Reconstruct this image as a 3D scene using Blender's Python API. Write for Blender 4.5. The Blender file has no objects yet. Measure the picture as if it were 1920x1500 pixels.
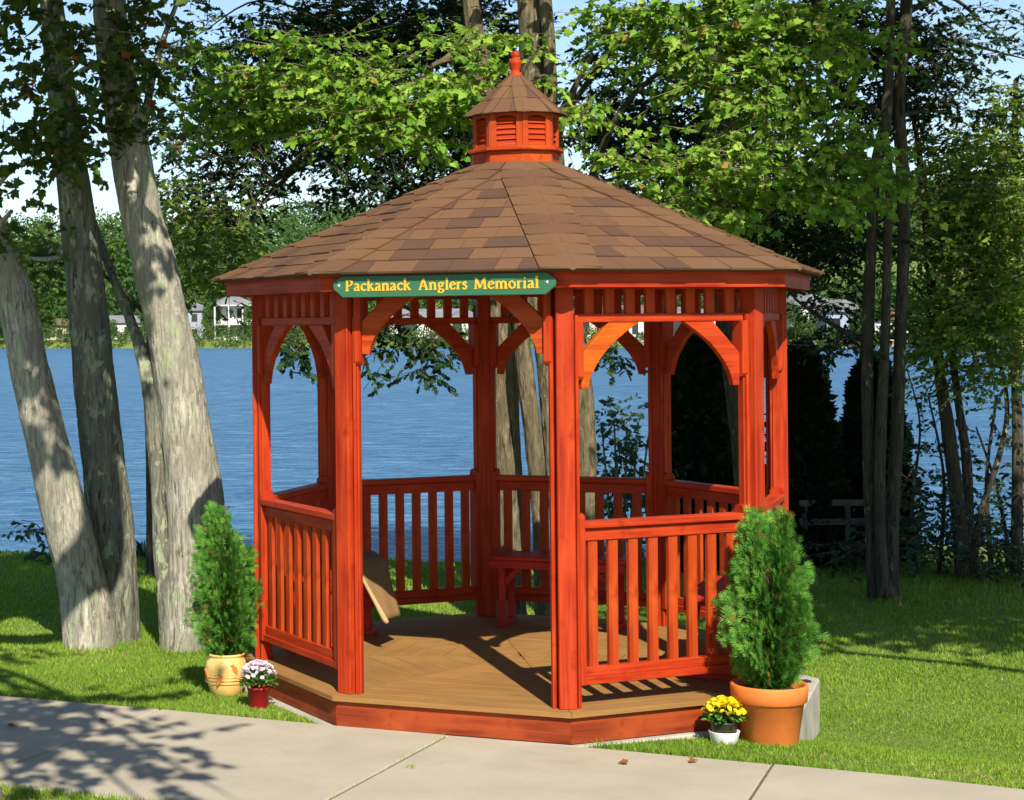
import bpy, bmesh, math, random
import numpy as np
from mathutils import Vector, Matrix, noise
R = math.radians
rng = np.random.default_rng(7); random.seed(7)
SC = bpy.context.scene
COL = SC.collection

# ------------------------------------------------------------ camera
F = 3501.0; PX = 401.0; Y0 = 612.4; ROLL = R(.57); HC = 2.122
cam = bpy.data.cameras.new('camera'); camo = bpy.data.objects.new('camera', cam); COL.objects.link(camo)
SC.camera = camo
cam.sensor_fit = 'HORIZONTAL'; cam.sensor_width = 36; cam.lens = 36 * F / 1920
cam.shift_x = (960 - PX + 1.4) / 1920; cam.shift_y = -137.6 / 1920
cam.clip_end = 3000; cam.clip_start = .1
camo.matrix_world = Matrix.Translation((0, 0, HC)) @ Matrix.Rotation(R(90), 4, 'X') @ Matrix.Rotation(-ROLL, 4, 'Z')
SC.render.resolution_x = 1024; SC.render.resolution_y = 800

def at(x, y, Y):
    a = x - PX; b = y - 750
    u = a * math.cos(ROLL) - b * math.sin(ROLL); v = a * math.sin(ROLL) + b * math.cos(ROLL) - (Y0 - 750)
    return Vector((u * Y / F, Y, HC - v * Y / F))
def pxm(Y): return Y / F          # metres per photo pixel

# ------------------------------------------------------------ world, sun, exposure
SUN_EL, SUN_AZ = 42.0, 6.0        # azimuth to the right, behind the camera
w = bpy.data.worlds.new('World'); SC.world = w; w.use_nodes = True
nt = w.node_tree; nt.nodes.clear()
sk = nt.nodes.new('ShaderNodeTexSky'); sk.sky_type = 'NISHITA'; sk.sun_disc = False
sk.sun_elevation = R(SUN_EL); sk.sun_rotation = R(180 - SUN_AZ); sk.air_density = 1.0; sk.dust_density = .15; sk.ozone_density = 3.0
bg = nt.nodes.new('ShaderNodeBackground'); bg.inputs[1].default_value = .104
wo = nt.nodes.new('ShaderNodeOutputWorld')
nt.links.new(sk.outputs[0], bg.inputs[0]); nt.links.new(bg.outputs[0], wo.inputs[0])
sun = bpy.data.lights.new('sun', 'SUN'); sun.energy = 5.0; sun.angle = R(.5); sun.color = (1, .93, .80)
so = bpy.data.objects.new('sun', sun); COL.objects.link(so)
sd = Vector((-math.sin(R(SUN_AZ)) * math.cos(R(SUN_EL)), math.cos(R(SUN_AZ)) * math.cos(R(SUN_EL)), -math.sin(R(SUN_EL))))
so.rotation_euler = sd.to_track_quat('-Z', 'Y').to_euler()
vs = SC.view_settings; vs.view_transform = 'Standard'; vs.look = 'None'; vs.exposure = .56; vs.gamma = 1; vs.use_curve_mapping = False

# ------------------------------------------------------------ materials
def mat(name):
    m = bpy.data.materials.new(name); m.use_nodes = True
    n = m.node_tree; b = n.nodes['Principled BSDF']; return m, n, b
def nd(n, t, **kw):
    x = n.nodes.new(t)
    for k, v in kw.items():
        if k in x.inputs: x.inputs[k].default_value = v
        else: setattr(x, k, v)
    return x
def ramp(n, fac, cols, pos=None):
    r = n.nodes.new('ShaderNodeValToRGB'); e = r.color_ramp.elements
    while len(e) < len(cols): e.new(.5)
    for i, c in enumerate(cols):
        e[i].position = pos[i] if pos else i / (len(cols) - 1); e[i].color = (*c, 1)
    n.links.new(fac, r.inputs[0]); return r
def mapping(n, kind, scale):
    tc = n.nodes.new('ShaderNodeTexCoord'); mp = n.nodes.new('ShaderNodeMapping'); mp.inputs['Scale'].default_value = scale
    n.links.new(tc.outputs[kind], mp.inputs[0]); return mp.outputs[0]
def bump(n, b, h, dist, strength=1.0, prev=None):
    bp = n.nodes.new('ShaderNodeBump'); bp.inputs['Strength'].default_value = strength; bp.inputs['Distance'].default_value = dist
    n.links.new(h, bp.inputs['Height'])
    if prev is not None: n.links.new(prev, bp.inputs['Normal'])
    if b is not None: n.links.new(bp.outputs[0], b.inputs['Normal'])
    return bp.outputs[0]
def mixc(n, fac, a, b, mode='MIX'):
    m = n.nodes.new('ShaderNodeMix'); m.data_type = 'RGBA'; m.blend_type = mode
    if isinstance(fac, (int, float)): m.inputs[0].default_value = fac
    else: n.links.new(fac, m.inputs[0])
    for i, v in ((6, a), (7, b)):
        if isinstance(v, tuple): m.inputs[i].default_value = (*v, 1)
        else: n.links.new(v, m.inputs[i])
    return m.outputs[2]
def noisy(n, vec, scale, detail=4, rough=.55, dist=0):
    x = nd(n, 'ShaderNodeTexNoise', Scale=scale, Detail=detail, Roughness=rough, Distortion=dist); n.links.new(vec, x.inputs['Vector']); return x.outputs['Fac']

def wood(name, c1, c2, rough=.5, grain=1.0, lo=.62):
    m, n, b = mat(name)
    v = mapping(n, 'UV', (1.6, 46, 1)); g = noisy(n, v, 1.0, 6, .6, .6)
    v2 = mapping(n, 'UV', (2.5, 6, 1)); g2 = noisy(n, v2, 1.0, 3)
    v3 = mapping(n, 'Object', (9, 9, 9)); g3 = noisy(n, v3, 1.0, 3)
    r = ramp(n, g, [tuple(x * lo for x in c1), c1, c2], [.28, .45, .66])
    dark = tuple(x * (lo + .1) for x in c1)
    c = mixc(n, ramp(n, g2, [(0, 0, 0), (1, 1, 1)], [.45, .75]).outputs[0], r.outputs[0], tuple(min(1, x * 1.12) for x in c2))
    c = mixc(n, ramp(n, g3, [(1, 1, 1), (0, 0, 0)], [.22, .42]).outputs[0], c, dark)
    n.links.new(c, b.inputs['Base Color']); b.inputs['Roughness'].default_value = rough
    b.inputs['Specular IOR Level'].default_value = .16
    bump(n, b, g, .0012 * grain, .7)
    return m
M = {}
M['red'] = wood('red_stained_wood', (.345, .025, .006), (.455, .051, .010))
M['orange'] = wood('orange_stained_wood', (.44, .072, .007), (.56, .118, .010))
M['baluster'] = wood('baluster_wood', (.36, .038, .007), (.47, .074, .012))
M['skirt'] = wood('skirt_wood', (.20, .030, .009), (.33, .058, .015))
M['benchw'] = wood('bench_wood', (.36, .020, .012), (.46, .034, .018))
M['deck'] = wood('deck_board', (.262, .136, .042), (.312, .163, .050), .8, .5, .86)
M['greywood'] = wood('weathered_wood', (.07, .08, .075), (.12, .125, .11), .85)
def plain(name, c, rough=.6, var=.15, scale=8, bmp=.002, metallic=0, bscale=None, spec=.4):
    m, n, b = mat(name); v = mapping(n, 'Object', (1, 1, 1)); g = noisy(n, v, scale, 5)
    r = ramp(n, g, [tuple(x * (1 - var) for x in c), tuple(min(1, x * (1 + var)) for x in c)], [.3, .7])
    n.links.new(r.outputs[0], b.inputs['Base Color']); b.inputs['Roughness'].default_value = rough; b.inputs['Metallic'].default_value = metallic
    b.inputs['Specular IOR Level'].default_value = spec
    if bmp: bump(n, b, noisy(n, v, bscale or scale * 6, 4), bmp, .6)
    return m
def shingle(name, c):
    m, n, b = mat(name); v = mapping(n, 'Object', (1, 1, 1)); g = noisy(n, v, 260, 3, .7); g2 = noisy(n, v, 5, 3)
    r = ramp(n, g, [tuple(x * .55 for x in c), tuple(min(1, x * 1.45) for x in c)], [.3, .7])
    c2 = mixc(n, g2, r.outputs[0], tuple(x * .8 for x in c)); n.links.new(c2, b.inputs['Base Color']); b.inputs['Roughness'].default_value = .95
    b.inputs['Specular IOR Level'].default_value = .15
    bump(n, b, g, .002, .8); return m
M['sh1'] = shingle('shingle_tan', (.178, .094, .048)); M['sh2'] = shingle('shingle_brown', (.152, .079, .043)); M['sh3'] = shingle('shingle_dark', (.118, .064, .042))
M['green'] = plain('sign_green', (.032, .135, .068), .45, .08, 6, .0006)
M['gold'] = plain('gold_paint', (.82, .42, .03), .4, .12, 60, .001)
M['screw'] = plain('screw_metal', (.75, .75, .72), .3, .05, 50, 0, .6)
M['terracotta'] = plain('terracotta', (.72, .19, .034), .7, .14, 7, .0015)
M['yellowglaze'] = plain('yellow_glaze', (.78, .50, .16), .42, .16, 14, .002)
M['redpot'] = plain('red_plastic', (.34, .008, .016), .35, .1, 5, 0)
M['whitepot'] = plain('white_ceramic', (.80, .80, .80), .4, .05, 6, .001)
M['darkpot'] = plain('dark_plastic', (.03, .035, .02), .4, .2, 6, 0)
M['soil'] = plain('soil', (.05, .03, .018), .95, .4, 60, .01)
M['plaque'] = plain('dark_metal', (.05, .045, .04), .4, .2, 60, .001, .7)
M['canvas'] = plain('tan_canvas', (.24, .135, .052), .85, .15, 5, .004, bscale=30)
M['canvas2'] = plain('tan_canvas_edge', (.42, .30, .14), .85, .1, 5, .003, bscale=30)
M['padconc'] = plain('pad_concrete', (.40, .37, .30), .9, .25, 6, .004)
M['sand'] = plain('sand', (.50, .42, .28), .95, .15, .3, .0)
M['roofgrey'] = plain('roof_grey', (.20, .20, .21), .9, .2, 1, 0); M['roofbrown'] = plain('roof_brown', (.17, .10, .08), .9, .2, 1, 0)
M['wallwhite'] = plain('wall_white', (.62, .60, .56), .8, .05, .5, 0); M['wallgrey'] = plain('wall_grey', (.34, .36, .42), .8, .1, .5, 0)
M['wallbeige'] = plain('wall_beige', (.58, .48, .36), .8, .08, .5, 0); M['wallblue'] = plain('wall_blue', (.32, .38, .46), .8, .08, .5, 0)
M['window'] = plain('window_glass', (.02, .025, .03), .1, .1, 1, 0, spec=.6)
M['petalpink'] = plain('pink_petal', (.86, .70, .78), .6, .12, 30, 0); M['petalyellow'] = plain('yellow_petal', (.92, .70, .010), .55, .15, 30, 0)

def bark(name, c, lichen=.0, scale=1.0, furrow=.03):
    m, n, b = mat(name)
    v = mapping(n, 'Object', (34 * scale, 34 * scale, 5.5 * scale)); g = noisy(n, v, 1.0, 7, .68, .9)
    v2 = mapping(n, 'Object', (5, 5, 2.4)); g2 = noisy(n, v2, 1.0, 4, .6)
    r = ramp(n, g, [tuple(x * .20 for x in c), tuple(x * .72 for x in c), tuple(min(1, x * 1.25) for x in c)], [.36, .47, .60])
    cc = mixc(n, ramp(n, g2, [(0, 0, 0), (1, 1, 1)], [.42, .66]).outputs[0], r.outputs[0], tuple(x * .62 for x in c))
    # warm brown near the root flare
    if lichen > 0:
        v3 = mapping(n, 'Object', (9, 9, 4.5)); g3 = noisy(n, v3, 1.0, 9, .72, .5)
        lm = ramp(n, g3, [(0, 0, 0), (1, 1, 1)], [.635 - lichen * .1, .66 - lichen * .1])
        cc = mixc(n, lm.outputs[0], cc, (.36, .40, .25))
    n.links.new(cc, b.inputs['Base Color']); b.inputs['Roughness'].default_value = .95; b.inputs['Specular IOR Level'].default_value = .15
    p = bump(n, None, g2, .02, .5); bump(n, b, g, furrow, .9, p)
    return m
M['bark'] = bark('grey_maple_bark', (.49, .455, .36), .62)
M['barkd'] = bark('brown_bark', (.21, .17, .10), .1)
M['bark_shade'] = bark('shaded_mossy_bark', (.25, .245, .185), .75)  # lichened bark, with the shade on these stems put into its colour
M['barkdd'] = bark('dark_bark', (.10, .085, .06), .15)
M['twig'] = plain('twig', (.20, .15, .09), .9, .3, 20, .003)

def leafmat(name, cols, pos=None, trans=.35, rough=.45):
    m, n, b = mat(name); a = n.nodes.new('ShaderNodeAttribute'); a.attribute_name = 'tint'
    r = ramp(n, a.outputs['Fac'], cols, pos); n.links.new(r.outputs[0], b.inputs['Base Color'])
    b.inputs['Roughness'].default_value = max(rough, .55); b.inputs['Specular IOR Level'].default_value = .16
    t = n.nodes.new('ShaderNodeBsdfTranslucent'); c = mixc(n, 1.0, r.outputs[0], (1.15, 1.25, .55), 'MULTIPLY'); n.links.new(c, t.inputs[0])
    mx = n.nodes.new('ShaderNodeMixShader'); mx.inputs[0].default_value = trans
    n.links.new(b.outputs[0], mx.inputs[1]); n.links.new(t.outputs[0], mx.inputs[2]); n.links.new(mx.outputs[0], n.nodes['Material Output'].inputs[0]); return m
M['lf_maple'] = leafmat('maple_leaf', [(.045, .12, .016), (.15, .30, .028), (.36, .52, .07), (.42, .22, .06)], [0, .45, .93, 1], .32)
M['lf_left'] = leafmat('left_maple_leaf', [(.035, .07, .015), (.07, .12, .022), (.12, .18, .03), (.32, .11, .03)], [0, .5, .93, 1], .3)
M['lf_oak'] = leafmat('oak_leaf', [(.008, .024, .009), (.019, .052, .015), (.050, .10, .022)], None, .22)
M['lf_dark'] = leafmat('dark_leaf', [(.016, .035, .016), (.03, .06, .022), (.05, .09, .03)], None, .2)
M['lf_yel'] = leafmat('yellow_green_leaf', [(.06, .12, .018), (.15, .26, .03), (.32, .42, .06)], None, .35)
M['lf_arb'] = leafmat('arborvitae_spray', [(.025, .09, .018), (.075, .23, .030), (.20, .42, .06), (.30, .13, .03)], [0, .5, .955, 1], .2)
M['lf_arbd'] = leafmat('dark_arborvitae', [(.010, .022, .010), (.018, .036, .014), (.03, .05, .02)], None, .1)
M['lf_shrub'] = leafmat('shrub_leaf', [(.02, .055, .03), (.04, .09, .05), (.08, .14, .06)], None, .25, .35)
M['lf_far'] = leafmat('far_leaf', [(.04, .085, .025), (.075, .145, .035), (.13, .20, .045)], None, .25, .7)
M['grassb'] = leafmat('grass_blade', [(.09, .17, .020), (.19, .33, .030), (.32, .43, .055), (.48, .40, .16)], [0, .5, .93, 1], .3, .5)

# ground: dry soil and short grass
m, n, b = mat('lawn'); v = mapping(n, 'Object', (1, 1, 1))
g = noisy(n, v, 1.6, 5); g2 = noisy(n, v, 45, 5, .7)
c = ramp(n, g2, [(.06, .11, .018), (.15, .22, .03), (.22, .26, .055)], [.3, .5, .72]).outputs[0]
c = mixc(n, ramp(n, g, [(0, 0, 0), (1, 1, 1)], [.50, .72]).outputs[0], c, (.19, .17, .055)); n.links.new(c, b.inputs['Base Color']); b.inputs['Roughness'].default_value = 1
bump(n, b, g2, .02, .8); M['lawn'] = m
# concrete
m, n, b = mat('path_concrete'); v = mapping(n, 'Object', (1, 1, 1))
g = noisy(n, v, 2.2, 6, .6); g2 = noisy(n, v, 160, 3, .7); g3 = noisy(n, v, 9, 5, .7)
c = ramp(n, g, [(.365, .32, .235), (.455, .40, .30)], [.3, .7]).outputs[0]
c = mixc(n, ramp(n, g2, [(0, 0, 0), (1, 1, 1)], [.52, .75]).outputs[0], c, (.36, .31, .23)); c = mixc(n, ramp(n, g3, [(0, 0, 0), (.5, .5, .5)], [.6, .8]).outputs[0], c, (.38, .32, .22))
g4 = noisy(n, v, 1.1, 8, .72, 1.2); c = mixc(n, ramp(n, g4, [(0, 0, 0), (.55, .55, .55)], [.55, .72]).outputs[0], c, (.30, .255, .175))
g5 = noisy(n, v, 38, 3, .6); c = mixc(n, ramp(n, g5, [(0, 0, 0), (.8, .8, .8)], [.70, .76]).outputs[0], c, (.20, .165, .11))
n.links.new(c, b.inputs['Base Color']); b.inputs['Roughness'].default_value = .92; bump(n, b, g2, .003, .6); M['conc'] = m
# water: pale and dark ripple reflections are painted into the base colour
m, n, b = mat('lake_water'); b.inputs['Roughness'].default_value = .28; b.inputs['IOR'].default_value = 1.33; b.inputs['Specular IOR Level'].default_value = .3
g = noisy(n, mapping(n, 'Object', (1.5, 4.2, 1)), 1.0, 6, .62, .5); g2 = noisy(n, mapping(n, 'Object', (.03, .10, 1)), 1.0, 3)
g3 = noisy(n, mapping(n, 'Object', (.42, 1.5, 1)), 1.0, 6, .68, .4)
bc = mixc(n, ramp(n, g2, [(0, 0, 0), (1, 1, 1)], [.35, .65]).outputs[0], (.045, .19, .42), (.10, .30, .53))
g4 = noisy(n, mapping(n, 'Object', (.85, 4.2, 1)), 1.0, 5, .7, .6)
bc = mixc(n, ramp(n, g3, [(0, 0, 0), (1, 1, 1)], [.40, .62]).outputs[0], bc, (.16, .40, .66))
bc = mixc(n, ramp(n, g4, [(0, 0, 0), (1, 1, 1)], [.36, .52]).outputs[0], (.015, .11, .30), bc)
bc = mixc(n, ramp(n, g4, [(0, 0, 0), (1, 1, 1)], [.55, .68]).outputs[0], bc, (.34, .56, .88)); n.links.new(bc, b.inputs['Base Color'])
p = bump(n, None, g3, 1.1, 1.0); bump(n, b, g, .42, 1.0, p); M['water'] = m

# ------------------------------------------------------------ mesh helpers
class MB:
    def __init__(s): s.v = []; s.f = []; s.uv = []; s.sm = []
    def add(s, verts, faces, uvs=None, smooth=False):
        o = len(s.v); s.v += [tuple(p) for p in verts]
        for f in faces:
            s.f.append([i + o for i in f]); s.sm.append(smooth)
            s.uv += [uvs[i] for i in f] if uvs else [(verts[i][0] + verts[i][2] * .3, verts[i][1] + verts[i][2]) for i in f]
    def box(s, c, d, rot=None):
        ax = max(range(3), key=lambda i: d[i]); o1, o2 = [i for i in range(3) if i != ax]; rx = random.random() * 20
        vs_ = []; uv = []
        for z in (-.5, .5):
            for x, y in ((-.5, -.5), (.5, -.5), (.5, .5), (-.5, .5)):
                p = Vector((x * d[0], y * d[1], z * d[2])); uv.append((p[ax] + rx, p[o1] + p[o2] * 1.3 + rx * .7))
                if rot: p = rot @ p
                vs_.append(p + Vector(c))
        s.add(vs_, [(3, 2, 1, 0), (4, 5, 6, 7), (0, 1, 5, 4), (1, 2, 6, 5), (2, 3, 7, 6), (3, 0, 4, 7)], uv)
    def prism(s, poly, fn, t0, t1, along=0):
        """poly: 2-D outline; fn(a, b, t) -> 3-D point; extruded from t0 to t1"""
        k = len(poly); rx = random.random() * 20
        vs_ = [fn(a, b_, t0) for a, b_ in poly] + [fn(a, b_, t1) for a, b_ in poly]
        uv = [((p[along] + rx), p[1 - along] + rx) for p in poly] + [((p[along] + rx), p[1 - along] + .07 + rx) for p in poly]
        s.add(vs_, [list(range(k))[::-1], list(range(k, 2 * k))] + [(i, (i + 1) % k, (i + 1) % k + k, i + k) for i in range(k)], uv)
    def tube(s, pts, rad, n=8, wob=0, cap=True):
        pts = [Vector(p) for p in pts]; K = len(pts); vs_ = []; uv = []; L = 0; ref = Vector((.3, 1, .1)).normalized()
        for i, p in enumerate(pts):
            t = (pts[min(i + 1, K - 1)] - pts[max(i - 1, 0)]).normalized()
            a = t.cross(ref)
            if a.length < 1e-3: a = t.cross(Vector((1, 0, 0)))
            a.normalize(); b_ = t.cross(a)
            if i: L += (p - pts[i - 1]).length
            for j in range(n):
                th = 2 * math.pi * j / n; d = a * math.cos(th) + b_ * math.sin(th); r = rad[i]
                if wob: q = p + d * r; r *= 1 + wob * noise.noise(Vector((q.x * 5, q.y * 5, q.z * 1.6))) + wob * .5 * noise.noise(Vector((q.x * 14, q.y * 14, q.z * 4)))
                if n > 30: r -= .012 * abs(noise.noise(Vector((q.x * 34, q.y * 34, q.z * 5 )))) + .006 * abs(noise.noise(Vector((q.x * 70 + 3, q.y * 70, q.z * 14))))
                vs_.append(p + d * r); uv.append((L, j / n * .3))
        fs = [(i * n + j, i * n + (j + 1) % n, (i + 1) * n + (j + 1) % n, (i + 1) * n + j) for i in range(K - 1) for j in range(n)]
        if cap: fs += [tuple(range(n))[::-1], tuple(range((K - 1) * n, K * n))]
        s.add(vs_, fs, uv, True)
    def lathe(s, prof, n=24, c=(0, 0, 0)):
        vs_ = []; K = len(prof)
        for r, z in prof:
            for j in range(n): th = 2 * math.pi * j / n; vs_.append((c[0] + r * math.cos(th), c[1] + r * math.sin(th), c[2] + z))
        fs = [(i * n + j, i * n + (j + 1) % n, (i + 1) * n + (j + 1) % n, (i + 1) * n + j) for i in range(K - 1) for j in range(n)]
        s.add(vs_, fs, [(v_[2], math.atan2(v_[1], v_[0]) * .1) for v_ in vs_], True)
    def mesh(s, name, m, bevel=0):
        me = bpy.data.meshes.new(name); me.from_pydata(s.v, [], s.f)
        uvl = me.uv_layers.new(name='UVMap'); uvl.data.foreach_set('uv', np.array(s.uv, dtype=np.float32).ravel())
        me.polygons.foreach_set('use_smooth', s.sm)
        if m: me.materials.append(m)
        if bevel:
            bm = bmesh.new(); bm.from_mesh(me); ed = [e for e in bm.edges if len(e.link_faces) == 2 and e.calc_face_angle(0) > .6]
            bmesh.ops.bevel(bm, geom=ed, offset=bevel, segments=1, affect='EDGES', clamp_overlap=True); bm.to_mesh(me); bm.free()
        me.update(); return me
    def build(s, name, m, parent=None, bevel=0, **kw): return link(name, s.mesh(name, m, bevel), parent, **kw)
def link(name, data, parent=None, loc=(0, 0, 0), rz=0, **props):
    o = bpy.data.objects.new(name, data); COL.objects.link(o); o.location = loc; o.rotation_euler = (0, 0, rz)
    if parent is not None: o.parent = parent
    for k, v_ in props.items(): o[k] = v_
    return o
def thing(name, label, cat, loc=(0, 0, 0), rz=0, group=None):
    o = link(name, None, None, loc, rz); o['label'] = label; o['category'] = cat
    if group: o['group'] = group
    return o
def npmesh(name, V, faces_n, idx, m, tint=None, smooth=False):
    """V (n,3); faces_n loop totals; idx loop vertex indices"""
    me = bpy.data.meshes.new(name); me.vertices.add(len(V)); me.vertices.foreach_set('co', np.asarray(V, np.float32).ravel())
    me.loops.add(len(idx)); me.loops.foreach_set('vertex_index', np.asarray(idx, np.int32))
    st = np.concatenate([[0], np.cumsum(faces_n)[:-1]]).astype(np.int32)
    me.polygons.add(len(faces_n)); me.polygons.foreach_set('loop_start', st)
    me.polygons.foreach_set('loop_total', np.asarray(faces_n, np.int32))
    if tint is not None:
        a = me.attributes.new('tint', 'FLOAT', 'FACE'); a.data.foreach_set('value', np.asarray(tint, np.float32))
    me.update(calc_edges=True); me.materials.append(m); return me

# ------------------------------------------------------------ leaves
SH = {  # outlines as two halves about the midrib
 'kite': ([(0, 0), (.30, .45), (0, 1), (-.30, .45)], [[0, 1, 2], [0, 2, 3]]),
 'oval': ([(0, 0), (.26, .25), (.27, .62), (0, 1), (-.27, .62), (-.26, .25)], [[0, 1, 2, 3], [0, 3, 4, 5]]),
 'maple': ([(0, 0), (.40, .06), (.36, .27), (.52, .50), (.30, .52), (.24, .68), (0, 1.02), (-.24, .68), (-.30, .52), (-.52, .50), (-.36, .27), (-.40, .06)], [[0, 1, 2, 3, 4, 5, 6], [0, 6, 7, 8, 9, 10, 11]]),
 'oak': ([(0, 0), (.16, .2), (.10, .3), (.30, .5), (.14, .58), (.22, .8), (0, 1), (-.22, .8), (-.14, .58), (-.30, .5), (-.10, .3), (-.16, .2)], [[0, 1, 2, 3, 4, 5, 6], [0, 6, 7, 8, 9, 10, 11]]),
 'spray': ([(0, 0), (.05, .5), (0, 1), (-.05, .5), (.02, .2), (.24, .42), (.40, .74), (.18, .50), (-.02, .2), (-.24, .42), (-.40, .74), (-.18, .50), (.02, .45), (.16, .66), (.22, .92), (.09, .72), (-.02, .45), (-.16, .66), (-.22, .92), (-.09, .72)],
            [[0, 1, 2, 3], [4, 5, 6, 7], [11, 10, 9, 8], [12, 13, 14, 15], [19, 18, 17, 16]]),
}
def unit(a): return a / np.maximum(np.linalg.norm(a, axis=-1, keepdims=True), 1e-9)
def leafmesh(name, m, P, D, N, size, shape='kite', tint=None, fold=.25):
    pts, fcs = SH[shape]; k = len(pts); n = len(P)
    D = unit(D); B = unit(np.cross(D, N)); N = np.cross(B, D); size = np.broadcast_to(size, (n,))[:, None, None]
    sx = np.array([p[0] for p in pts])[None, :, None]; sy = np.array([p[1] for p in pts])[None, :, None]
    V = P[:, None, :] + size * (sx * B[:, None, :] + sy * D[:, None, :] + fold * np.abs(sx) * N[:, None, :] - .18 * sy * sy * N[:, None, :])
    base = (np.arange(n) * k)[:, None]; idx = np.concatenate([base + np.array(f)[None, :] for f in fcs], 1).ravel()
    tot = np.tile([len(f) for f in fcs], n)
    if tint is None: tint = np.clip(rng.normal(.45, .22, n), 0, .93); tint[rng.random(n) < .01] = 1
    return npmesh(name, V.reshape(-1, 3), tot, idx, m, np.repeat(tint, len(fcs)))
def clumps(cl, per=9, tl=.35, layer=0, lsize=.07, droop=.15, upness=.8):
    """cl: (centre, radii, twig count). Returns leaf base points, directions, normals and twig segments"""
    Ps, Ds, Ns, S0, S1, T = [], [], [], [], [], []
    for c, rad, n in cl:
        n = int(n)
        q = unit(rng.normal(size=(n, 3))) * (rng.random((n, 1)) ** .45)
        q *= 1 + .25 * np.sin(q[:, [1]] * 5 + 9 * c[0]) 
        p = q * np.array(rad)
        if layer: p[:, 2] = np.round(p[:, 2] / layer + rng.random() ) * layer + rng.normal(0, layer * .14, n) - .10 * (q[:, 0] ** 2 + q[:, 1] ** 2)
        p += np.array(c)
        d = rng.normal(size=(n, 3)); d[:, 2] *= .3; d = unit(d) + .6 * unit(q * np.array([1, 1, .4])); d[:, 2] -= droop; d = unit(d)
        ln = tl * (.5 + rng.random((n, 1)))
        tone = rng.normal(0, .10, n)
        for j in range(per):
            t = (j + rng.random((n, 1))) / per
            pp = p + d * ln * t; pp[:, 2] -= (droop * .6 * ln * t * t)[:, 0]
            side = unit(np.cross(d, np.array([0, 0, 1.0]))) * (1 if j % 2 else -1)
            dd = unit(d * .7 + side * (.3 + rng.random((n, 1)) * .8) + rng.normal(0, .35, (n, 3)) - np.array([0, 0, .25]))
            nn = unit(rng.normal(0, 1, (n, 3)) * (1 - upness) * 1.6 + np.array([0, -.62 * upness, upness]))
            Ps.append(pp); Ds.append(dd); Ns.append(nn); T.append(tone)
        S0.append(p); S1.append(p + d * ln)
    return np.concatenate(Ps), np.concatenate(Ds), np.concatenate(Ns), np.concatenate(S0), np.concatenate(S1), np.concatenate(T)
def twigs(name, m, A, B, r=.004):
    n = len(A); d = unit(B - A); a = unit(np.cross(d, [0.1, .2, 1.0])); b_ = np.cross(d, a); V = []
    for P_, rr in ((A, r), (B, r * .4)):
        for k in range(3):
            th = 2.094 * k; V.append(P_ + rr * (a * math.cos(th) + b_ * math.sin(th)))
    V = np.stack(V, 1).reshape(-1, 3); base = (np.arange(n) * 6)[:, None]
    f = np.array([0, 1, 4, 3, 1, 2, 5, 4, 2, 0, 3, 5])[None]
    return npmesh(name, V, np.full(n * 3, 4), (base + f).ravel(), m)
def tints(n, tone, mean=.45, sd_=.18, dead=.01):
    t = np.clip(rng.normal(mean, sd_, n) + tone, 0, .93); t[rng.random(n) < dead] = 1; return t
def pc(px, py, rx, ry, Y, dY, n):     # clump given where it shows in the photo and how far away it stands
    k = pxm(Y); return (tuple(at(px, py, Y)), (rx * k, dY, ry * k), n)
def smoothpath(pts, sub=6):
    """Catmull-Rom through (Vector, radius)"""
    out = []; P = [pts[0]] + list(pts) + [pts[-1]]
    for i in range(1, len(P) - 2):
        for s_ in range(sub):
            t = s_ / sub; o = []
            for comp in (0, 1):
                a, b_, c, d = (P[i + k][comp] for k in (-1, 0, 1, 2))
                o.append(.5 * ((2 * b_) + (c - a) * t + (2 * a - 5 * b_ + 4 * c - d) * t * t + (3 * b_ - a - 3 * c + d) * t ** 3))
            out.append(tuple(o))
    out.append(pts[-1]); return out
def stem_px(mb, pts, n=18, wob=.10, sub=8):
    if max(p[3] for p in pts) > 30: n, sub = 72, 26
    """pts: (photo x, photo y, distance, width in photo pixels)"""
    pr_ = smoothpath([(at(x, y, Y), w_ * .5 * pxm(Y)) for x, y, Y, w_ in pts], sub)
    mb.tube([p for p, r in pr_], [max(r, .003) for p, r in pr_], n, wob); return pr_
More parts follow.
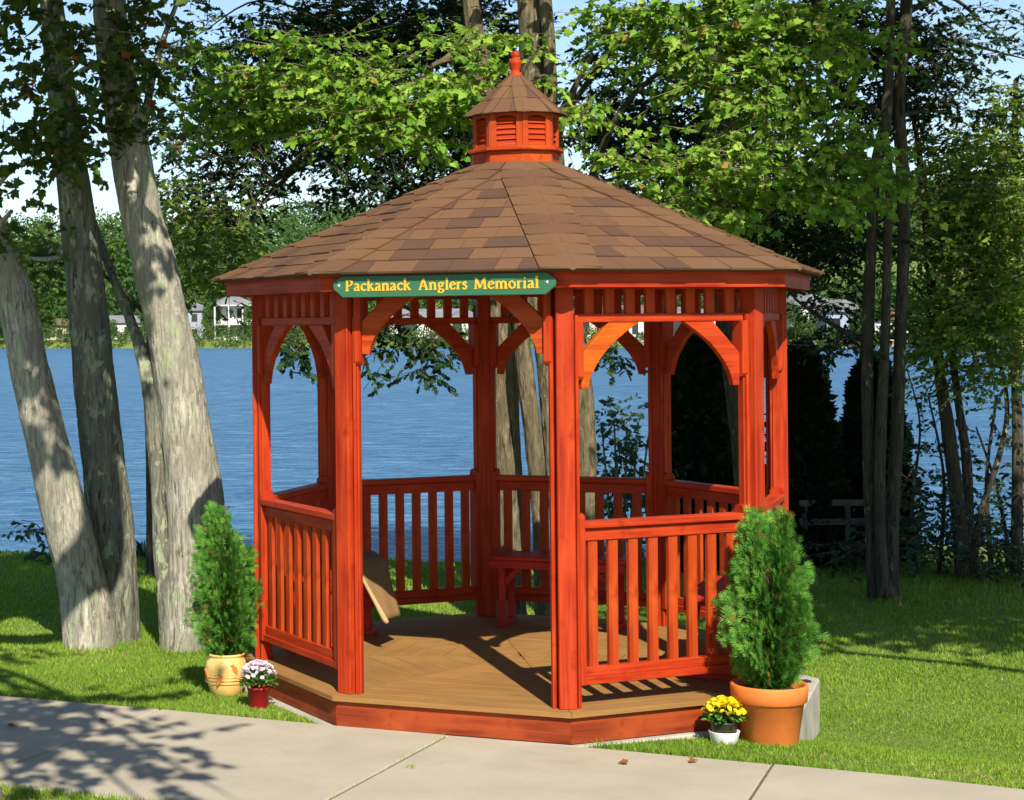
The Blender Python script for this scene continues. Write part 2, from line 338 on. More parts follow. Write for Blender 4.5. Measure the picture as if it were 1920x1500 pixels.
def tree(name, label, cat, base, stems, cl, leaf, lm, bk, size=.07, per=9, tl=.35, layer=0, group=None, extra=(), tm=.45, up=.8, tr=.004, droop=.15, join=True, dead=.01, dark=()):
    root = thing(name, label, cat, base, 0, group); inv = Vector(base)
    mb = MB(); nodes = []
    for q_, st in enumerate(stems):
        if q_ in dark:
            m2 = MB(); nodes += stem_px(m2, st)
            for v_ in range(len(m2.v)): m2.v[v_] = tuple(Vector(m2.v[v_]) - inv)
            m2.build('stem', M['bark_shade'], root)
        else: nodes += stem_px(mb, st)
    for st in extra:
        mb.tube([p for p, r in st], [r for p, r in st], 12, .08); nodes += st
    for v_ in range(len(mb.v)): mb.v[v_] = tuple(Vector(mb.v[v_]) - inv)
    mb.build('trunk', M[bk], root)
    if cl:
        bk_ = []
        if join:
            for c, rad, n_ in cl:
                c = Vector(c); best = min(nodes, key=lambda q: (q[0] - c).length + max(0, q[0].z - c.z) * 1.2)
                a = best[0]; L = (c - a).length; mid = (a + c) / 2 + Vector((0, 0, .12 * L)) + Vector(rng.normal(0, .06 * L, 3))
                r0 = min(best[1] * .6, .012 + .012 * L)
                pth = smoothpath([(a, r0), (mid, r0 * .7), (c, r0 * .35), (c + (c - mid) * .5, .003)], 5)
                bb = MB(); bb.tube([p - inv for p, r in pth], [r for p, r in pth], 6, .1); bb.build('branch', M[bk], root)
        P, D, N, A, B, T = clumps(cl, per, tl, layer, size, droop, up)
        link('twig', twigs('twig', M['twig'], A - np.array(inv), B - np.array(inv), tr), root, kind='stuff')
        s_ = size * (.5 + .9 * rng.random(len(P)))
        link('crown', leafmesh('crown', M[lm], P - np.array(inv), D, N, s_, leaf, tints(len(P), T, tm, dead=dead)), root)
    return root

# ------------------------------------------------------------ ground
FAR = [(-40, 32), (-12, 15.6), (-5.2, 12.6), (-3.5, 11.82), (-1.9, 11.1), (-.31, 10.37), (.55, 9.94), (1.19, 9.65), (1.75, 9.40), (2.66, 8.95), (3.2, 8.68), (3.63, 8.42), (4.6, 7.75), (5.8, 6.7), (8, 4.2), (14, -4)]
def farY(x):
    return np.interp(x, [p[0] for p in FAR], [p[1] for p in FAR])
def S(t): t = np.clip(t, 0, 1); return t * t * (3 - 2 * t)
SHX = [-40, -6, -1.4, 2.2, 6, 12, 40]; SHY = [19.5, 18.9, 18.9, 19.4, 20.3, 21, 23]
def gz(x, y):
    x = np.asarray(x, float); y = np.asarray(y, float); d = y - farY(x)
    A = .11 + .19 * S((x - .2) / 2.6)
    z = -.012 - A * S((d - .25) / 2.3) - .05 * S((d - 2) / 6)
    z = z + .012 * np.sin(x * 1.7 + 1) * np.sin(y * 1.3) * S(d / 2)
    sh = np.interp(x, SHX, SHY) + .12 * np.sin(x * 2.3) + .07 * np.sin(x * 5.1)
    z = z - 2.2 * S((y - sh) / 1.6)
    far = 268 - .72 * np.clip(x, -40, 120); dd = y - far
    z = z + 2.6 * S((dd + 3) / 6) + 26 * S(dd / 330)
    return z
ys = np.concatenate([np.arange(-30, 4, 2), np.arange(4, 23, .2), np.arange(23, 170, 12), np.arange(170, 300, 3), np.arange(300, 900, 20), [1100, 1500, 2200]])
xs = np.concatenate([[-1500, -800, -400, -200, -120], np.arange(-80, -8, 4), np.arange(-8, 14, .25), np.arange(14, 180, 4), [220, 300, 500, 900, 1600]])
X, Yg = np.meshgrid(xs, ys); Z = gz(X, Yg); ny, nx = X.shape
V = np.stack([X, Yg, Z], -1).reshape(-1, 3); i0 = (np.arange(ny - 1)[:, None] * nx + np.arange(nx - 1)[None]).ravel()
idx = np.stack([i0, i0 + 1, i0 + nx + 1, i0 + nx], 1).ravel()
gme = npmesh('ground', V, np.full(len(i0), 4), idx, M['lawn']); gme.polygons.foreach_set('use_smooth', [True] * len(i0))
link('ground', gme, kind='structure')
WZ = -1.0
mb = MB(); mb.add([(-1500, 17.5, WZ), (1500, 17.5, WZ), (1500, 420, WZ), (-1500, 420, WZ)], [(0, 1, 2, 3)]); mb.build('lake_water', M['water'], kind='structure')
# beach strip on the far shore
xb = np.arange(-60, 140, 4.0); mb = MB(); yb = 268 - .72 * np.clip(xb, -40, 120)
for i in range(len(xb) - 1):
    a, b_ = xb[i], xb[i + 1]
    w0, w1 = (-1.9 + 9.5 * S((a - 50) / 14), -1.9 + 9.5 * S((b_ - 50) / 14))
    mb.add([(a, yb[i] - 3.2, -1.03), (b_, yb[i + 1] - 3.2, -1.03), (b_, yb[i + 1] + w1, float(gz(b_, yb[i + 1] + w1)) + .25), (a, yb[i] + w0, float(gz(a, yb[i] + w0)) + .25)], [(0, 1, 2, 3)])
mb.build('far_beach', M['sand'], kind='structure')

# path: concrete slabs with open joints
pf = {-4: ((-6.8, 13.3), (-7.6, 11.6)), -3: ((-5.2, 12.6), (-6.0, 10.9)), -2: ((-3.5, 11.82), (-4.4, 10.2)), -1: ((-1.9, 11.1), (-2.75, 9.42)), 0: ((-.31, 10.37), (-1.18, 8.76)), 1: ((1.19, 9.65), (.33, 8.06)), 2: ((2.66, 8.95), (1.86, 7.2)), 3: ((4.0, 8.17), (3.1, 6.35)), 4: ((5.3, 7.13), (4.2, 5.3)), 5: ((6.6, 5.8), (5.3, 4.1))}
path = MB(); pts = [pf[k][0] for k in range(-4, 6)] ; ptn = [pf[k][1] for k in range(-4, 6)]
for i in range(9):
    a, b_, c, d = pts[i], pts[i + 1], ptn[i + 1], ptn[i]
    path.add([(*d, -.010), (*c, -.010), (*b_, -.010), (*a, -.010)], [(0, 1, 2, 3)])
M['jointsoil'] = plain('joint_soil', (.12, .10, .06), 1, .3, 40, .004)
po = path.build('path', M['jointsoil'], kind='structure')
for i in range(9):
    mb = MB(); a, b_ = np.array(pf[i - 4][0]), np.array(pf[i - 3][0]); d, c = np.array(pf[i - 4][1]), np.array(pf[i - 3][1]); g = .007
    ta = (b_ - a) / np.linalg.norm(b_ - a); tn = (c - d) / np.linalg.norm(c - d)
    top = []; K = 12
    for k in range(K + 1):
        x_ = (a + ta * g)[0] + ((b_ - ta * g)[0] - (a + ta * g)[0]) * k / K; top.append((x_, float(farY(x_))))
    for k in range(K + 1):
        q = (c - tn * g) + ((d + tn * g) - (c - tn * g)) * k / K; top.append(tuple(q))
    mb.prism(top[::-1], lambda u, v_, t: Vector((u, v_, t)), -.06, .002 * math.sin(i * 2.2)); mb.build('concrete_slab', M['conc'], po, .006)

# ------------------------------------------------------------ GAZEBO
GC = (1.80, 11.03, 0); GTH = R(-23.17); DZ = .162; AP = 1.41; RP = 1.526; T22 = math.tan(R(22.5))
gz_root = thing('gazebo', 'red stained wooden octagonal gazebo with brown shingle roof and louvred cupola', 'gazebo', GC, GTH)
def oct_poly(r, off=22.5): return [(r * math.sin(R(off + 45 * k)), -r * math.cos(R(off + 45 * k))) for k in range(8)]
# foundation pad
mb = MB(); Rz = Matrix.Rotation(GTH, 3, 'Z')
mb.prism(oct_poly(1.75), lambda u, v_, t: Rz @ Vector((u, v_, t)), -.5, -.004)
mb.build('foundation_pad', M['padconc'], None, .01, loc=(1.835, 11.12, 0), kind='structure')
BAY = [R(45 * k) for k in range(8)]
# skirt, deck
mb = MB(); ra = AP + .098
mb.prism([(-ra * T22, -ra), (ra * T22, -ra), ((ra - .03) * T22, -ra + .03), (-(ra - .03) * T22, -ra + .03)], lambda u, v_, t: Vector((u, v_, t)), .0, DZ - .028)
me = mb.mesh('skirt_board', M['skirt'], .003)
for k in range(8): link('skirt_board', me, gz_root, rz=BAY[k])
mb = MB(); mb.prism(oct_poly(1.60), lambda u, v_, t: Vector((u, v_, t)), .05, DZ - .03); mb.build('deck_frame', M['skirt'], gz_root)
da = AP + .125; bw = .1385; gap = .0048
for j in range(11):
    a0 = da - j * bw; a1 = max(a0 - bw + gap, .002)
    mb = MB(); mt = .0012
    if a1 < .02: poly = [(-(a0) * T22 + mt, -a0), (a0 * T22 - mt, -a0), (0, -a1)]
    else: poly = [(-a0 * T22 + mt, -a0), (a0 * T22 - mt, -a0), (a1 * T22 - mt, -a1), (-a1 * T22 + mt, -a1)]
    mb.prism(poly, lambda u, v_, t: Vector((u, v_, t)), DZ - .026, DZ)
    me = mb.mesh('deck_board', M['deck'], .0015)
    for k in range(8): link('deck_board', me, gz_root, rz=BAY[k])
# posts
mb = MB(); mb.box((0, -RP, DZ + 1.09), (.09, .09, 2.18)); me = mb.mesh('post', M['red'], .004)
for k in range(8): link('post', me, gz_root, rz=BAY[k] + R(22.5))
# grooved jamb strips along the posts
def bx(mb, x, y, z0, z1, dx, dy): mb.box((x, -AP + y, DZ + (z0 + z1) / 2), (dx, dy, z1 - z0))
jm = []
for s_ in (-1, 1):
    mb = MB(); bx(mb, s_ * .5275, 0, .0, 2.0, .018, .075); jm.append(mb.mesh('post_trim', M['red'], .002))
    mb = MB(); bx(mb, s_ * .514, 0, .0, 2.0, .010, .045); jm.append(mb.mesh('post_trim', M['red'], .002))
# upper and lower jambs with shaped ends
def jamb(z0, z1, top, s_):
    mb = MB(); w_ = .042; c = .022
    if top: poly = [(-w_, z0), (w_, z0), (w_, z1 - c), (w_ - c * .5, z1 - c * .3), (w_ - c * 1.3, z1), (-w_ + c * 1.3, z1), (-w_ + c * .5, z1 - c * .3), (-w_, z1 - c)]
    else: poly = [(-w_, z0 + c), (-w_ + c * .5, z0 + c * .3), (-w_ + c * 1.3, z0), (w_ - c * 1.3, z0), (w_ - c * .5, z0 + c * .3), (w_, z0 + c), (w_, z1), (-w_, z1)]
    mb.prism(poly, lambda a, b_, t: Vector((s_ * t, -AP + a, DZ + b_)), .490, .528, 1); return mb
lowj = [jamb(.115, .99, True, s_).mesh('jamb', M['red'], .002) for s_ in (-1, 1)]
upj = [jamb(1.665, 1.965, False, s_).mesh('jamb', M['red'], .002) for s_ in (-1, 1)]
upjE = [jamb(1.745, 2.15, False, s_).mesh('jamb', M['red'], .002) for s_ in (-1, 1)]
# curved braces (u from the jamb, w below the header)
bpoly = [(0, -.34), (.04, -.34), (.050, -.30), (.066, -.26), (.10, -.205), (.152, -.146), (.19, -.110), (.234, -.077), (.28, -.045), (.325, -.018), (.352, 0), (.168, 0), (0, -.165)]
def brace(s_, zt, m_):
    mb = MB(); mb.prism([(u, w_) for u, w_ in bpoly], lambda u, w_, t: Vector((s_ * (-.490 + u), -AP + t, DZ + zt + w_)), -.018, .018); return mb.mesh('brace', m_, .002)
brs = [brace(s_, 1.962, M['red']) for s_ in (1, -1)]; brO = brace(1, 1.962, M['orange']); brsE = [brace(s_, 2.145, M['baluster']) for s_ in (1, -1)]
# railing, frieze
mb = MB()
bx(mb, 0, 0, .912, .947, 1.0, .088); bx(mb, 0, -.002, .846, .905, .99, .040); bx(mb, 0, 0, .905, .913, .99, .05)
raim = mb.mesh('railing', M['red'], .004)
mb = MB(); bx(mb, 0, -.002, .154, .204, .99, .040); bx(mb, 0, 0, .115, .155, 1.0, .070); botm = mb.mesh('bottom_rail', M['red'], .003)
mb = MB(); bx(mb, 0, 0, .198, .850, .056, .026); balm = mb.mesh('baluster', M['baluster'], .002)
mb = MB(); bx(mb, 0, 0, 1.962, 2.006, 1.06, .045); frm = mb.mesh('frieze', M['red'], .003)
mb = MB(); bx(mb, 0, .012, 2.135, 2.20, 1.06, .06); tpm = mb.mesh('top_plate', M['red'], .003)
mb = MB(); bx(mb, 0, 0, 2.005, 2.138, .056, .024); slm = mb.mesh('slat', M['red'], .002)
mb = MB(); bx(mb, 0, .012, 2.15, 2.20, 1.06, .05); bmE = mb.mesh('header_beam', M['red'], .003)
for k in range(8):
    for j in jm: link('post_trim', j, gz_root, rz=BAY[k])
    if k:
        r_ = link('railing', raim, gz_root, rz=BAY[k]); f_ = link('frieze', frm, gz_root, rz=BAY[k])
        link('bottom_rail', botm, r_); link('top_plate', tpm, f_)
        for i in range(8):
            link('baluster', balm, r_, ((i - 3.5) * .1225, 0, 0)); link('slat', slm, f_, ((i - 3.5) * .1245, 0, 0))
        for j in lowj: link('jamb', j, r_)
        for j in upj: link('jamb', j, f_)
        for q, j in enumerate(brs): link('brace', brO if (k == 1 and q == 0) else j, f_)
    else:
        e_ = link('header_beam', bmE, gz_root)
        for j in upjE: link('jamb', j, e_)
        for j in brsE: link('brace', j, e_)
# fascia boards
mb = MB(); fa = AP + .180
mb.prism([(-fa * T22, -fa), (fa * T22, -fa), ((fa - .022) * T22, -fa + .022), (-(fa - .022) * T22, -fa + .022)], lambda u, v_, t: Vector((u, v_, t)), DZ + 2.138, DZ + 2.226)
fm = mb.mesh('fascia_board', M['red'], .002)
mb = MB(); fb = fa + .008
mb.prism([(-fb * T22, -fb), (fb * T22, -fb), ((fb - .008) * T22 + .0, -fb + .0075), (-(fb - .008) * T22, -fb + .0075)], lambda u, v_, t: Vector((u, v_, t)), DZ + 2.205, DZ + 2.229)
ft = mb.mesh('drip_trim', M['red'], .002)
for k in range(8): o = link('fascia_board', fm, gz_root, rz=BAY[k]); link('drip_trim', ft, o)
# roofs
def roof_system(parent, ae, ze, at_, zt, ncourse, hipw, deckname, tabw, thick, visible=(0, 1, 7, 2, 6)):
    run = ae - at_; rise = zt - ze; L = math.hypot(run, rise); cp, sp = run / L, rise / L; e = L / ncourse
    def P(k, u, s_, h):
        a = ae - s_ * cp + h * sp; z = ze + s_ * sp + h * cp; c, q = math.cos(BAY[k % 8]), math.sin(BAY[k % 8])
        return Vector((u * c + a * q, u * q - a * c, z))
    hw = lambda s_: (ae - s_ * cp) * T22
    mb = MB()
    for k in range(8):
        mb.add([P(k, -hw(0), 0, 0), P(k, hw(0), 0, 0), P(k, hw(L), L, 0), P(k, -hw(L), L, 0)], [(0, 1, 2, 3)])
        mb.add([P(k, -hw(0), 0, -.012), P(k, hw(0), 0, -.012), P(k, hw(L), L, -.03), P(k, -hw(L), L, -.03)], [(3, 2, 1, 0)])
        mb.add([P(k, -hw(0), 0, 0), P(k, hw(0), 0, 0), P(k, hw(0), 0, -.012), P(k, -hw(0), 0, -.012)], [(3, 2, 1, 0)])
    base = mb.build(deckname, M['sh3'], parent)
    rest = MB(); cnt = 0
    for k in (0, 1, 7, 2, 6, 3, 5, 4):
        for i in range(ncourse):
            s0 = i * e - (.012 if i == 0 else 0); s1 = min((i + 1) * e + .02, L)
            lim0 = hw(max(s0, 0)) - hipw * .55; lim1 = hw(s1) - hipw * .55
            if lim0 < .01: continue
            u = -lim0 - random.random() * tabw
            while u < lim0:
                wd = tabw * random.choice((.65, .9, 1.0, 1.3)); u2 = u + wd
                g = .0012
                a0, a1 = max(u + g, -lim0), min(u2 - g, lim0); b0, b1 = max(u + g, -max(lim1, 0)), min(u2 - g, max(lim1, 0))
                u = u2
                if a1 - a0 < .008: continue
                b0 = min(max(b0, -max(lim1, 0)), max(lim1, 0)); b1 = max(min(b1, max(lim1, 0)), b0 + .001)
                lam = random.random() < .42; mt_ = M['sh3'] if (lam and random.random() < .55) else (M['sh2'] if random.random() < .4 else M['sh1'])
                h0 = thick * (1.9 if lam else 1.3); h1 = thick * .45; jit = random.uniform(-.003, .003)
                vv = [P(k, a0, s0 + jit, h0), P(k, a1, s0 + jit, h0), P(k, b1, s1, h1), P(k, b0, s1, h1), P(k, a0, s0 + jit, .0008), P(k, a1, s0 + jit, .0008), P(k, b1, s1, .0008), P(k, b0, s1, .0008)]
                ff = [(0, 1, 2, 3), (4, 5, 1, 0), (5, 6, 2, 1), (7, 4, 0, 3), (6, 7, 3, 2)]
                if k in visible and cnt < 292:
                    o = MB(); o.add(vv, ff); o.build('shingle', mt_, base); cnt += 1
                else: rest.add(vv, ff)
    if rest.v: rest.build('shingle_field', M['sh2'], base, kind='stuff')
    # ridge caps folded over the hips
    for k in range(8):
        for i in range(ncourse):
            s0 = i * e - (.02 if i == 0 else .004); s1 = min((i + 1) * e + .015, L); rows = []
            for s_, h in ((s0, thick * 3.6), (s1, thick * 2.0)):
                hh = hw(s_); wv = min(hipw, hh * .96); row = []
                for f_, lift in ((1, 0), (.5, .0), (.12, .0)):
                    row.append((P(k, hh - wv * f_, s_ + .010 * (1 - f_), h), P(k, hh - wv * f_, s_, h - thick * 2.0)))
                row.append((P(k, hh - .002, s_ + .012, h * .6), P(k, hh, s_, 0)))
                for f_ in (.12, .5, 1):
                    row.append((P(k + 1, -hh + wv * f_, s_ + .010 * (1 - f_), h), P(k + 1, -hh + wv * f_, s_, h - thick * 2.0)))
                rows.append(row)
            q = MB(); vv = [p[0] for p in rows[0]] + [p[0] for p in rows[1]] + [p[1] for p in rows[0]] + [p[1] for p in rows[1]]; K = 7
            ff = [(j, j + 1, K + j + 1, K + j) for j in range(K - 1)] + [(2 * K + j + 1, 2 * K + j, j, j + 1) for j in range(K - 1)]
            ff += [(0, K, 3 * K, 2 * K), (K - 1, 3 * K - 1, 4 * K - 1, 2 * K - 1)]
            q.add(vv, ff); q.build('ridge_shingle', M[('sh1', 'sh1', 'sh2', 'sh1', 'sh2')[(i * 3 + k) % 5]], base)
    return base
roof_system(gz_root, AP + .243, DZ + 2.230, .232, DZ + 2.888, 11, .165, 'roof', .185, .0062)
# cupola
cu = MB()
cu.prism(oct_poly(.254), lambda u, v_, t: Vector((u, v_, t)), DZ + 2.85, DZ + 2.962)
cu.prism(oct_poly(.205), lambda u, v_, t: Vector((u, v_, t)), DZ + 2.962, DZ + 3.19)
cup = cu.build('cupola', M['baluster'], gz_root, .003)
mb = MB(); mb.prism(oct_poly(.284), lambda u, v_, t: Vector((u, v_, t)), DZ + 2.962, DZ + 2.986); mb.build('ledge', M['baluster'], cup, .006)
mb = MB(); ca = .236; hwc = ca * T22
def cb(x, z0, z1, dx, y=0, dy=.026): mb.box((x, -ca + .013 + y, DZ + (z0 + z1) / 2), (dx, dy, z1 - z0))
cb(-hwc + .021, 2.986, 3.19, .036); cb(hwc - .021, 2.986, 3.19, .036); cb(0, 2.986, 3.0, .115)
arch = [(-.058, 3.19), (-.058, 3.156)] + [(-.058 + .116 * i / 8, 3.158 + .010 * math.sin(math.pi * i / 8)) for i in range(1, 8)] + [(.058, 3.156), (.058, 3.19)]
mb.prism(arch[::-1], lambda a, b_, t: Vector((a, -ca + t, DZ + b_)), .0, .026)
cf = mb.mesh('cupola_frame', M['baluster'], .002)
mb = MB(); mb.box((0, -ca + .018, 0), (.118, .004, .036), Matrix.Rotation(R(-24), 3, 'X')); lv = mb.mesh('louver', M['red'], 0)
for k in range(8):
    link('cupola_frame', cf, cup, rz=BAY[k])
    for i in range(5): link('louver', lv, cup, (0, 0, DZ + 3.015 + i * .031), BAY[k])
roof_system(gz_root, .268, DZ + 3.190, .030, DZ + 3.425, 3, .042, 'cupola_roof', .12, .003)
mb = MB(); mb.lathe([(0, -.005), (.040, -.005), (.041, 0), (.041, .028), (.036, .034), (.027, .036), (.025, .046), (.028, .055), (.038, .085), (.041, .097), (.036, .105), (.022, .116), (.019, .121), (.025, .129), (.028, .14), (.025, .152), (.014, .161), (0, .163)], 24)
mb.build('finial', M['red'], gz_root, loc=(0, 0, DZ + 3.408))

# sign
SL, SRr = -.580, .598; sg = thing('sign', 'green wooden sign with gold lettering above the gazebo entrance', 'sign', GC, GTH)
sy = -fb - .004; L_ = SRr - SL; h_ = .112; z0 = DZ + 2.104; cx_ = (SL + SRr) / 2
pl = []
half = [(L_ / 2 - .055, 0), (L_ / 2 - .04, .012), (L_ / 2 - .025, .026), (L_ / 2 - .006, .040), (L_ / 2, .062), (L_ / 2 - .006, .084), (L_ / 2 - .025, .096), (L_ / 2 - .045, .108), (L_ / 2 - .06, h_)]
pl = half + [(-x, y) for x, y in half[::-1]]
mb = MB(); mb.prism(pl, lambda a, b_, t: Vector((cx_ + a, sy - t, z0 + b_)), .0, .022); mb.build('board', M['green'], sg, .003)
GL = {  # serif letter strokes in a 1-unit em: polylines, closed=False
 'P': (.60, [[(.16, 0), (.16, .70)], [(.16, .68), (.34, .70), (.48, .62), (.50, .50), (.42, .37), (.28, .33), (.16, .35)]], [(.04, .28, 0), (.04, .2, .70)]),
 'A': (.72, [[(.36, .72), (.60, 0)], [(.36, .70), (.13, 0)], [(.20, .24), (.52, .24)]], [(.03, .24, 0), (.48, .71, 0)]),
 'M': (.88, [[(.14, 0), (.17, .70)], [(.17, .70), (.42, .06)], [(.42, .06), (.68, .70)], [(.68, .70), (.73, 0)]], [(.03, .25, 0), (.60, .86, 0), (.06, .2, .70), (.66, .80, .70)]),
 'a': (.47, [[(.08, .40), (.18, .46), (.30, .42), (.33, .32), (.33, .06), (.42, .02)], [(.33, .28), (.16, .22), (.08, .12), (.13, .02), (.24, .03), (.33, .10)]], []),
 'c': (.44, [[(.40, .38), (.32, .46), (.20, .44), (.10, .34), (.08, .21), (.14, .08), (.26, .01), (.40, .08)]], []),
 'k': (.54, [[(.13, 0), (.13, .74)], [(.15, .22), (.38, .44)], [(.24, .28), (.46, .02)]], [(.03, .24, 0), (.36, .53, 0), (.04, .13, .73), (.30, .46, .45)]),
 'n': (.56, [[(.13, 0), (.13, .45)], [(.15, .36), (.26, .46), (.38, .42), (.42, .30), (.42, 0)]], [(.03, .23, 0), (.33, .53, 0), (.04, .13, .44)]),
 'g': (.50, [[(.24, .46), (.12, .40), (.10, .28), (.18, .18), (.30, .20), (.37, .30), (.34, .42), (.24, .46)], [(.34, .42), (.47, .44)], [(.18, .18), (.12, .08), (.22, .03), (.38, 0), (.42, -.10), (.30, -.20), (.14, -.19), (.08, -.10), (.16, -.01)]], []),
 'l': (.28, [[(.14, 0), (.14, .74)]], [(.03, .25, 0), (.04, .14, .73)]),
 'e': (.45, [[(.10, .26), (.38, .30), (.36, .40), (.26, .46), (.14, .42), (.08, .28), (.09, .13), (.19, .02), (.30, .01), (.40, .09)]], []),
 'r': (.38, [[(.13, 0), (.13, .45)], [(.15, .34), (.24, .44), (.35, .43)]], [(.03, .25, 0), (.04, .13, .44)]),
 's': (.38, [[(.31, .38), (.22, .46), (.11, .42), (.11, .31), (.22, .24), (.31, .16), (.29, .05), (.18, 0), (.07, .07)]], []),
 'm': (.84, [[(.13, 0), (.13, .45)], [(.15, .36), (.26, .46), (.37, .42), (.41, .30), (.41, 0)], [(.43, .34), (.54, .46), (.65, .42), (.69, .30), (.69, 0)]], [(.03, .23, 0), (.32, .50, 0), (.60, .80, 0), (.04, .13, .44)]),
 'o': (.50, [[(.24, .46), (.12, .40), (.07, .25), (.11, .09), (.23, 0), (.36, .04), (.43, .20), (.39, .36), (.24, .46)]], []),
 'i': (.28, [[(.14, 0), (.14, .45)], [(.13, .62), (.15, .66)]], [(.03, .25, 0), (.04, .14, .44)]),
}
def word(txt, x0, x1, zb, cap, bi):
    tot = sum(GL[c][0] for c in txt); em = (x1 - x0) / tot; vs_ = cap / .72; mb = MB(); x = x0; cnt = 0
    for ch in txt:
        adv, strokes, serifs = GL[ch]; segs = []
        for st in strokes:
            for a, b_ in zip(st, st[1:]): segs.append((a, b_, None))
        for s0, s1, yy in serifs: segs.append(((s0, yy + (.015 if yy < .1 else -.015)), (s1, yy + (.015 if yy < .1 else -.015)), .045))
        for a, b_, wf in segs:
            A = Vector((x + a[0] * em, zb + a[1] * vs_)); B = Vector((x + b_[0] * em, zb + b_[1] * vs_)); d = B - A
            if d.length < 1e-5: continue
            d.normalize(); ang = abs(d.y) * (1 if d.x * d.y <= 0 else .62)
            w_ = (wf or (.055 + .086 * ang)) * vs_ * .5; nn = Vector((-d.y, d.x)) * w_; A2 = A - d * w_ * .35; B2 = B + d * w_ * .35; cnt += 1; dt = .00006 * (cnt % 9)
            mb.prism([tuple(A2 - nn), tuple(B2 - nn), tuple(B2 + nn), tuple(A2 + nn)], lambda u, v_, t: Vector((cx_ + u, sy - .021 - t, v_)), 0, .004 + dt)
        x += adv * em
    mb.build('lettering', M['gold'], sg)
def sx(u): return -L_ / 2 + (u - 105) / 1727 * L_
word('Packanack', sx(203), sx(730), z0 + .034, .057, 0); word('Anglers', sx(783), sx(1168), z0 + .034, .057, 1); word('Memorial', sx(1212), sx(1708), z0 + .034, .057, 2)
for xx in (sx(153), sx(1765)):
    mb = MB(); mb.lathe([(0, .004), (.006, .003), (.008, 0)], 12); o = mb.build('screw', M['screw'], sg, loc=(cx_ + xx, sy - .022, z0 + .062)); o.rotation_euler = (R(90), 0, 0)

# benches, each standing inside one bay
def bench(k, label, x0=-.40, x1=.40, inset=.10):
    t = thing('bench', label, 'bench', GC, GTH + BAY[k], 'benches inside the gazebo')
    yb = -AP + inset; mb = MB(); mb.box(((x0 + x1) / 2, yb + .16, DZ + .445), (x1 - x0, .30, .03)); mb.build('seat', M['benchw'], t, .004)
    for yy in (.30, .03): mb = MB(); mb.box(((x0 + x1) / 2, yb + yy, DZ + .405), (x1 - x0 - .03, .03, .05)); mb.build('apron', M['benchw'], t, .003)
    for xx in (x0 + .09, x1 - .09):
        mb = MB(); mb.prism([(.02, .03), (.075, .03), (.06, .2), (.075, .40), (.25, .40), (.262, .2), (.25, .03), (.305, .03), (.298, .2), (.31, .43), (.02, .43), (.03, .2)], lambda a, b_, q: Vector((xx + q, yb + a, DZ + b_)), -.02, .02); mb.build('leg', M['benchw'], t, .003)
        mb = MB(); mb.box((xx, yb + .17, DZ + .017), (.055, .34, .034)); mb.build('foot', M['benchw'], t, .004)
        s_ = 1 if xx < 0 else -1
        mb = MB(); mb.box((xx + s_ * .07, yb + .27, DZ + .335), (.03, .03, .18), Matrix.Rotation(s_ * R(45), 3, 'Y')); mb.build('brace', M['benchw'], t)
    return t
bench(4, 'red bench at the back of the gazebo in front of the tree trunks', -.44, .46, .12)
bench(6, 'red bench along the left railing with a tan canvas hanging over its end', -.48, .42, .05)
bench(2, 'red bench along the right railing behind the potted arborvitae', -.45, .45, .08)
# tan canvas draped over the left bench end: folded sheet with thickness
def sheet(mb, rows, th):
    """rows: grid of points; solid with thickness along the local normal"""
    nr, nc = len(rows), len(rows[0]); G = [[Vector(p) for p in r] for r in rows]; top = []; bot = []
    for i in range(nr):
        for j in range(nc):
            du = G[i][min(j + 1, nc - 1)] - G[i][max(j - 1, 0)]; dv = G[min(i + 1, nr - 1)][j] - G[max(i - 1, 0)][j]; nn = du.cross(dv); nn.normalize()
            top.append(G[i][j] + nn * th / 2); bot.append(G[i][j] - nn * th / 2)
    n_ = nr * nc; fs = []
    for i in range(nr - 1):
        for j in range(nc - 1):
            a = i * nc + j; fs += [(a, a + 1, a + nc + 1, a + nc), (n_ + a, n_ + a + nc, n_ + a + nc + 1, n_ + a + 1)]
    for j in range(nc - 1): fs += [(j + 1, j, n_ + j, n_ + j + 1), ((nr - 1) * nc + j, (nr - 1) * nc + j + 1, n_ + (nr - 1) * nc + j + 1, n_ + (nr - 1) * nc + j)]
    for i in range(nr - 1): fs += [(i * nc, (i + 1) * nc, n_ + (i + 1) * nc, n_ + i * nc), ((i + 1) * nc + nc - 1, i * nc + nc - 1, n_ + i * nc + nc - 1, n_ + (i + 1) * nc + nc - 1)]
    mb.add(top + bot, fs, None, True)
cv = thing('canvas_cover', 'folded tan canvas cover hanging over the end of the left bench', 'canvas cover')
# corners traced at their own distances inside the gazebo: lies on the seat, then hangs and swings outwards
ca_ = [at(640, 1038, 11.78), at(700, 1036, 11.98)]; cb_ = [at(664, 1052, 11.52), at(722, 1051, 11.74)]; ce_ = [at(721, 1162, 11.20), at(749, 1154, 11.44)]
cc_ = [a.lerp(b_, .12) + Vector((0, -.02, 0)) for a, b_ in zip(cb_, ce_)]; cd_ = [a.lerp(b_, .6) + Vector((-.004, -.010, 0)) for a, b_ in zip(cb_, ce_)]
rows = []
key = [ca_, cb_, cc_, cd_, ce_]
for i in range(len(key) - 1):
    for s_ in range(5):
        t = s_ / 5; r_ = []
        for j in range(9):
            q = j / 8; p = key[i][0].lerp(key[i][1], q).lerp(key[i + 1][0].lerp(key[i + 1][1], q), t)
            p += Vector((.002, -.006, .002)) * math.sin(q * 9 + i * 1.3 + t) ; r_.append(p)
        rows.append(r_)
rows.append([key[-1][0].lerp(key[-1][1], j / 8) for j in range(9)])
mb = MB(); sheet(mb, rows, .022); mb.build('folded_canvas', M['canvas'], cv)
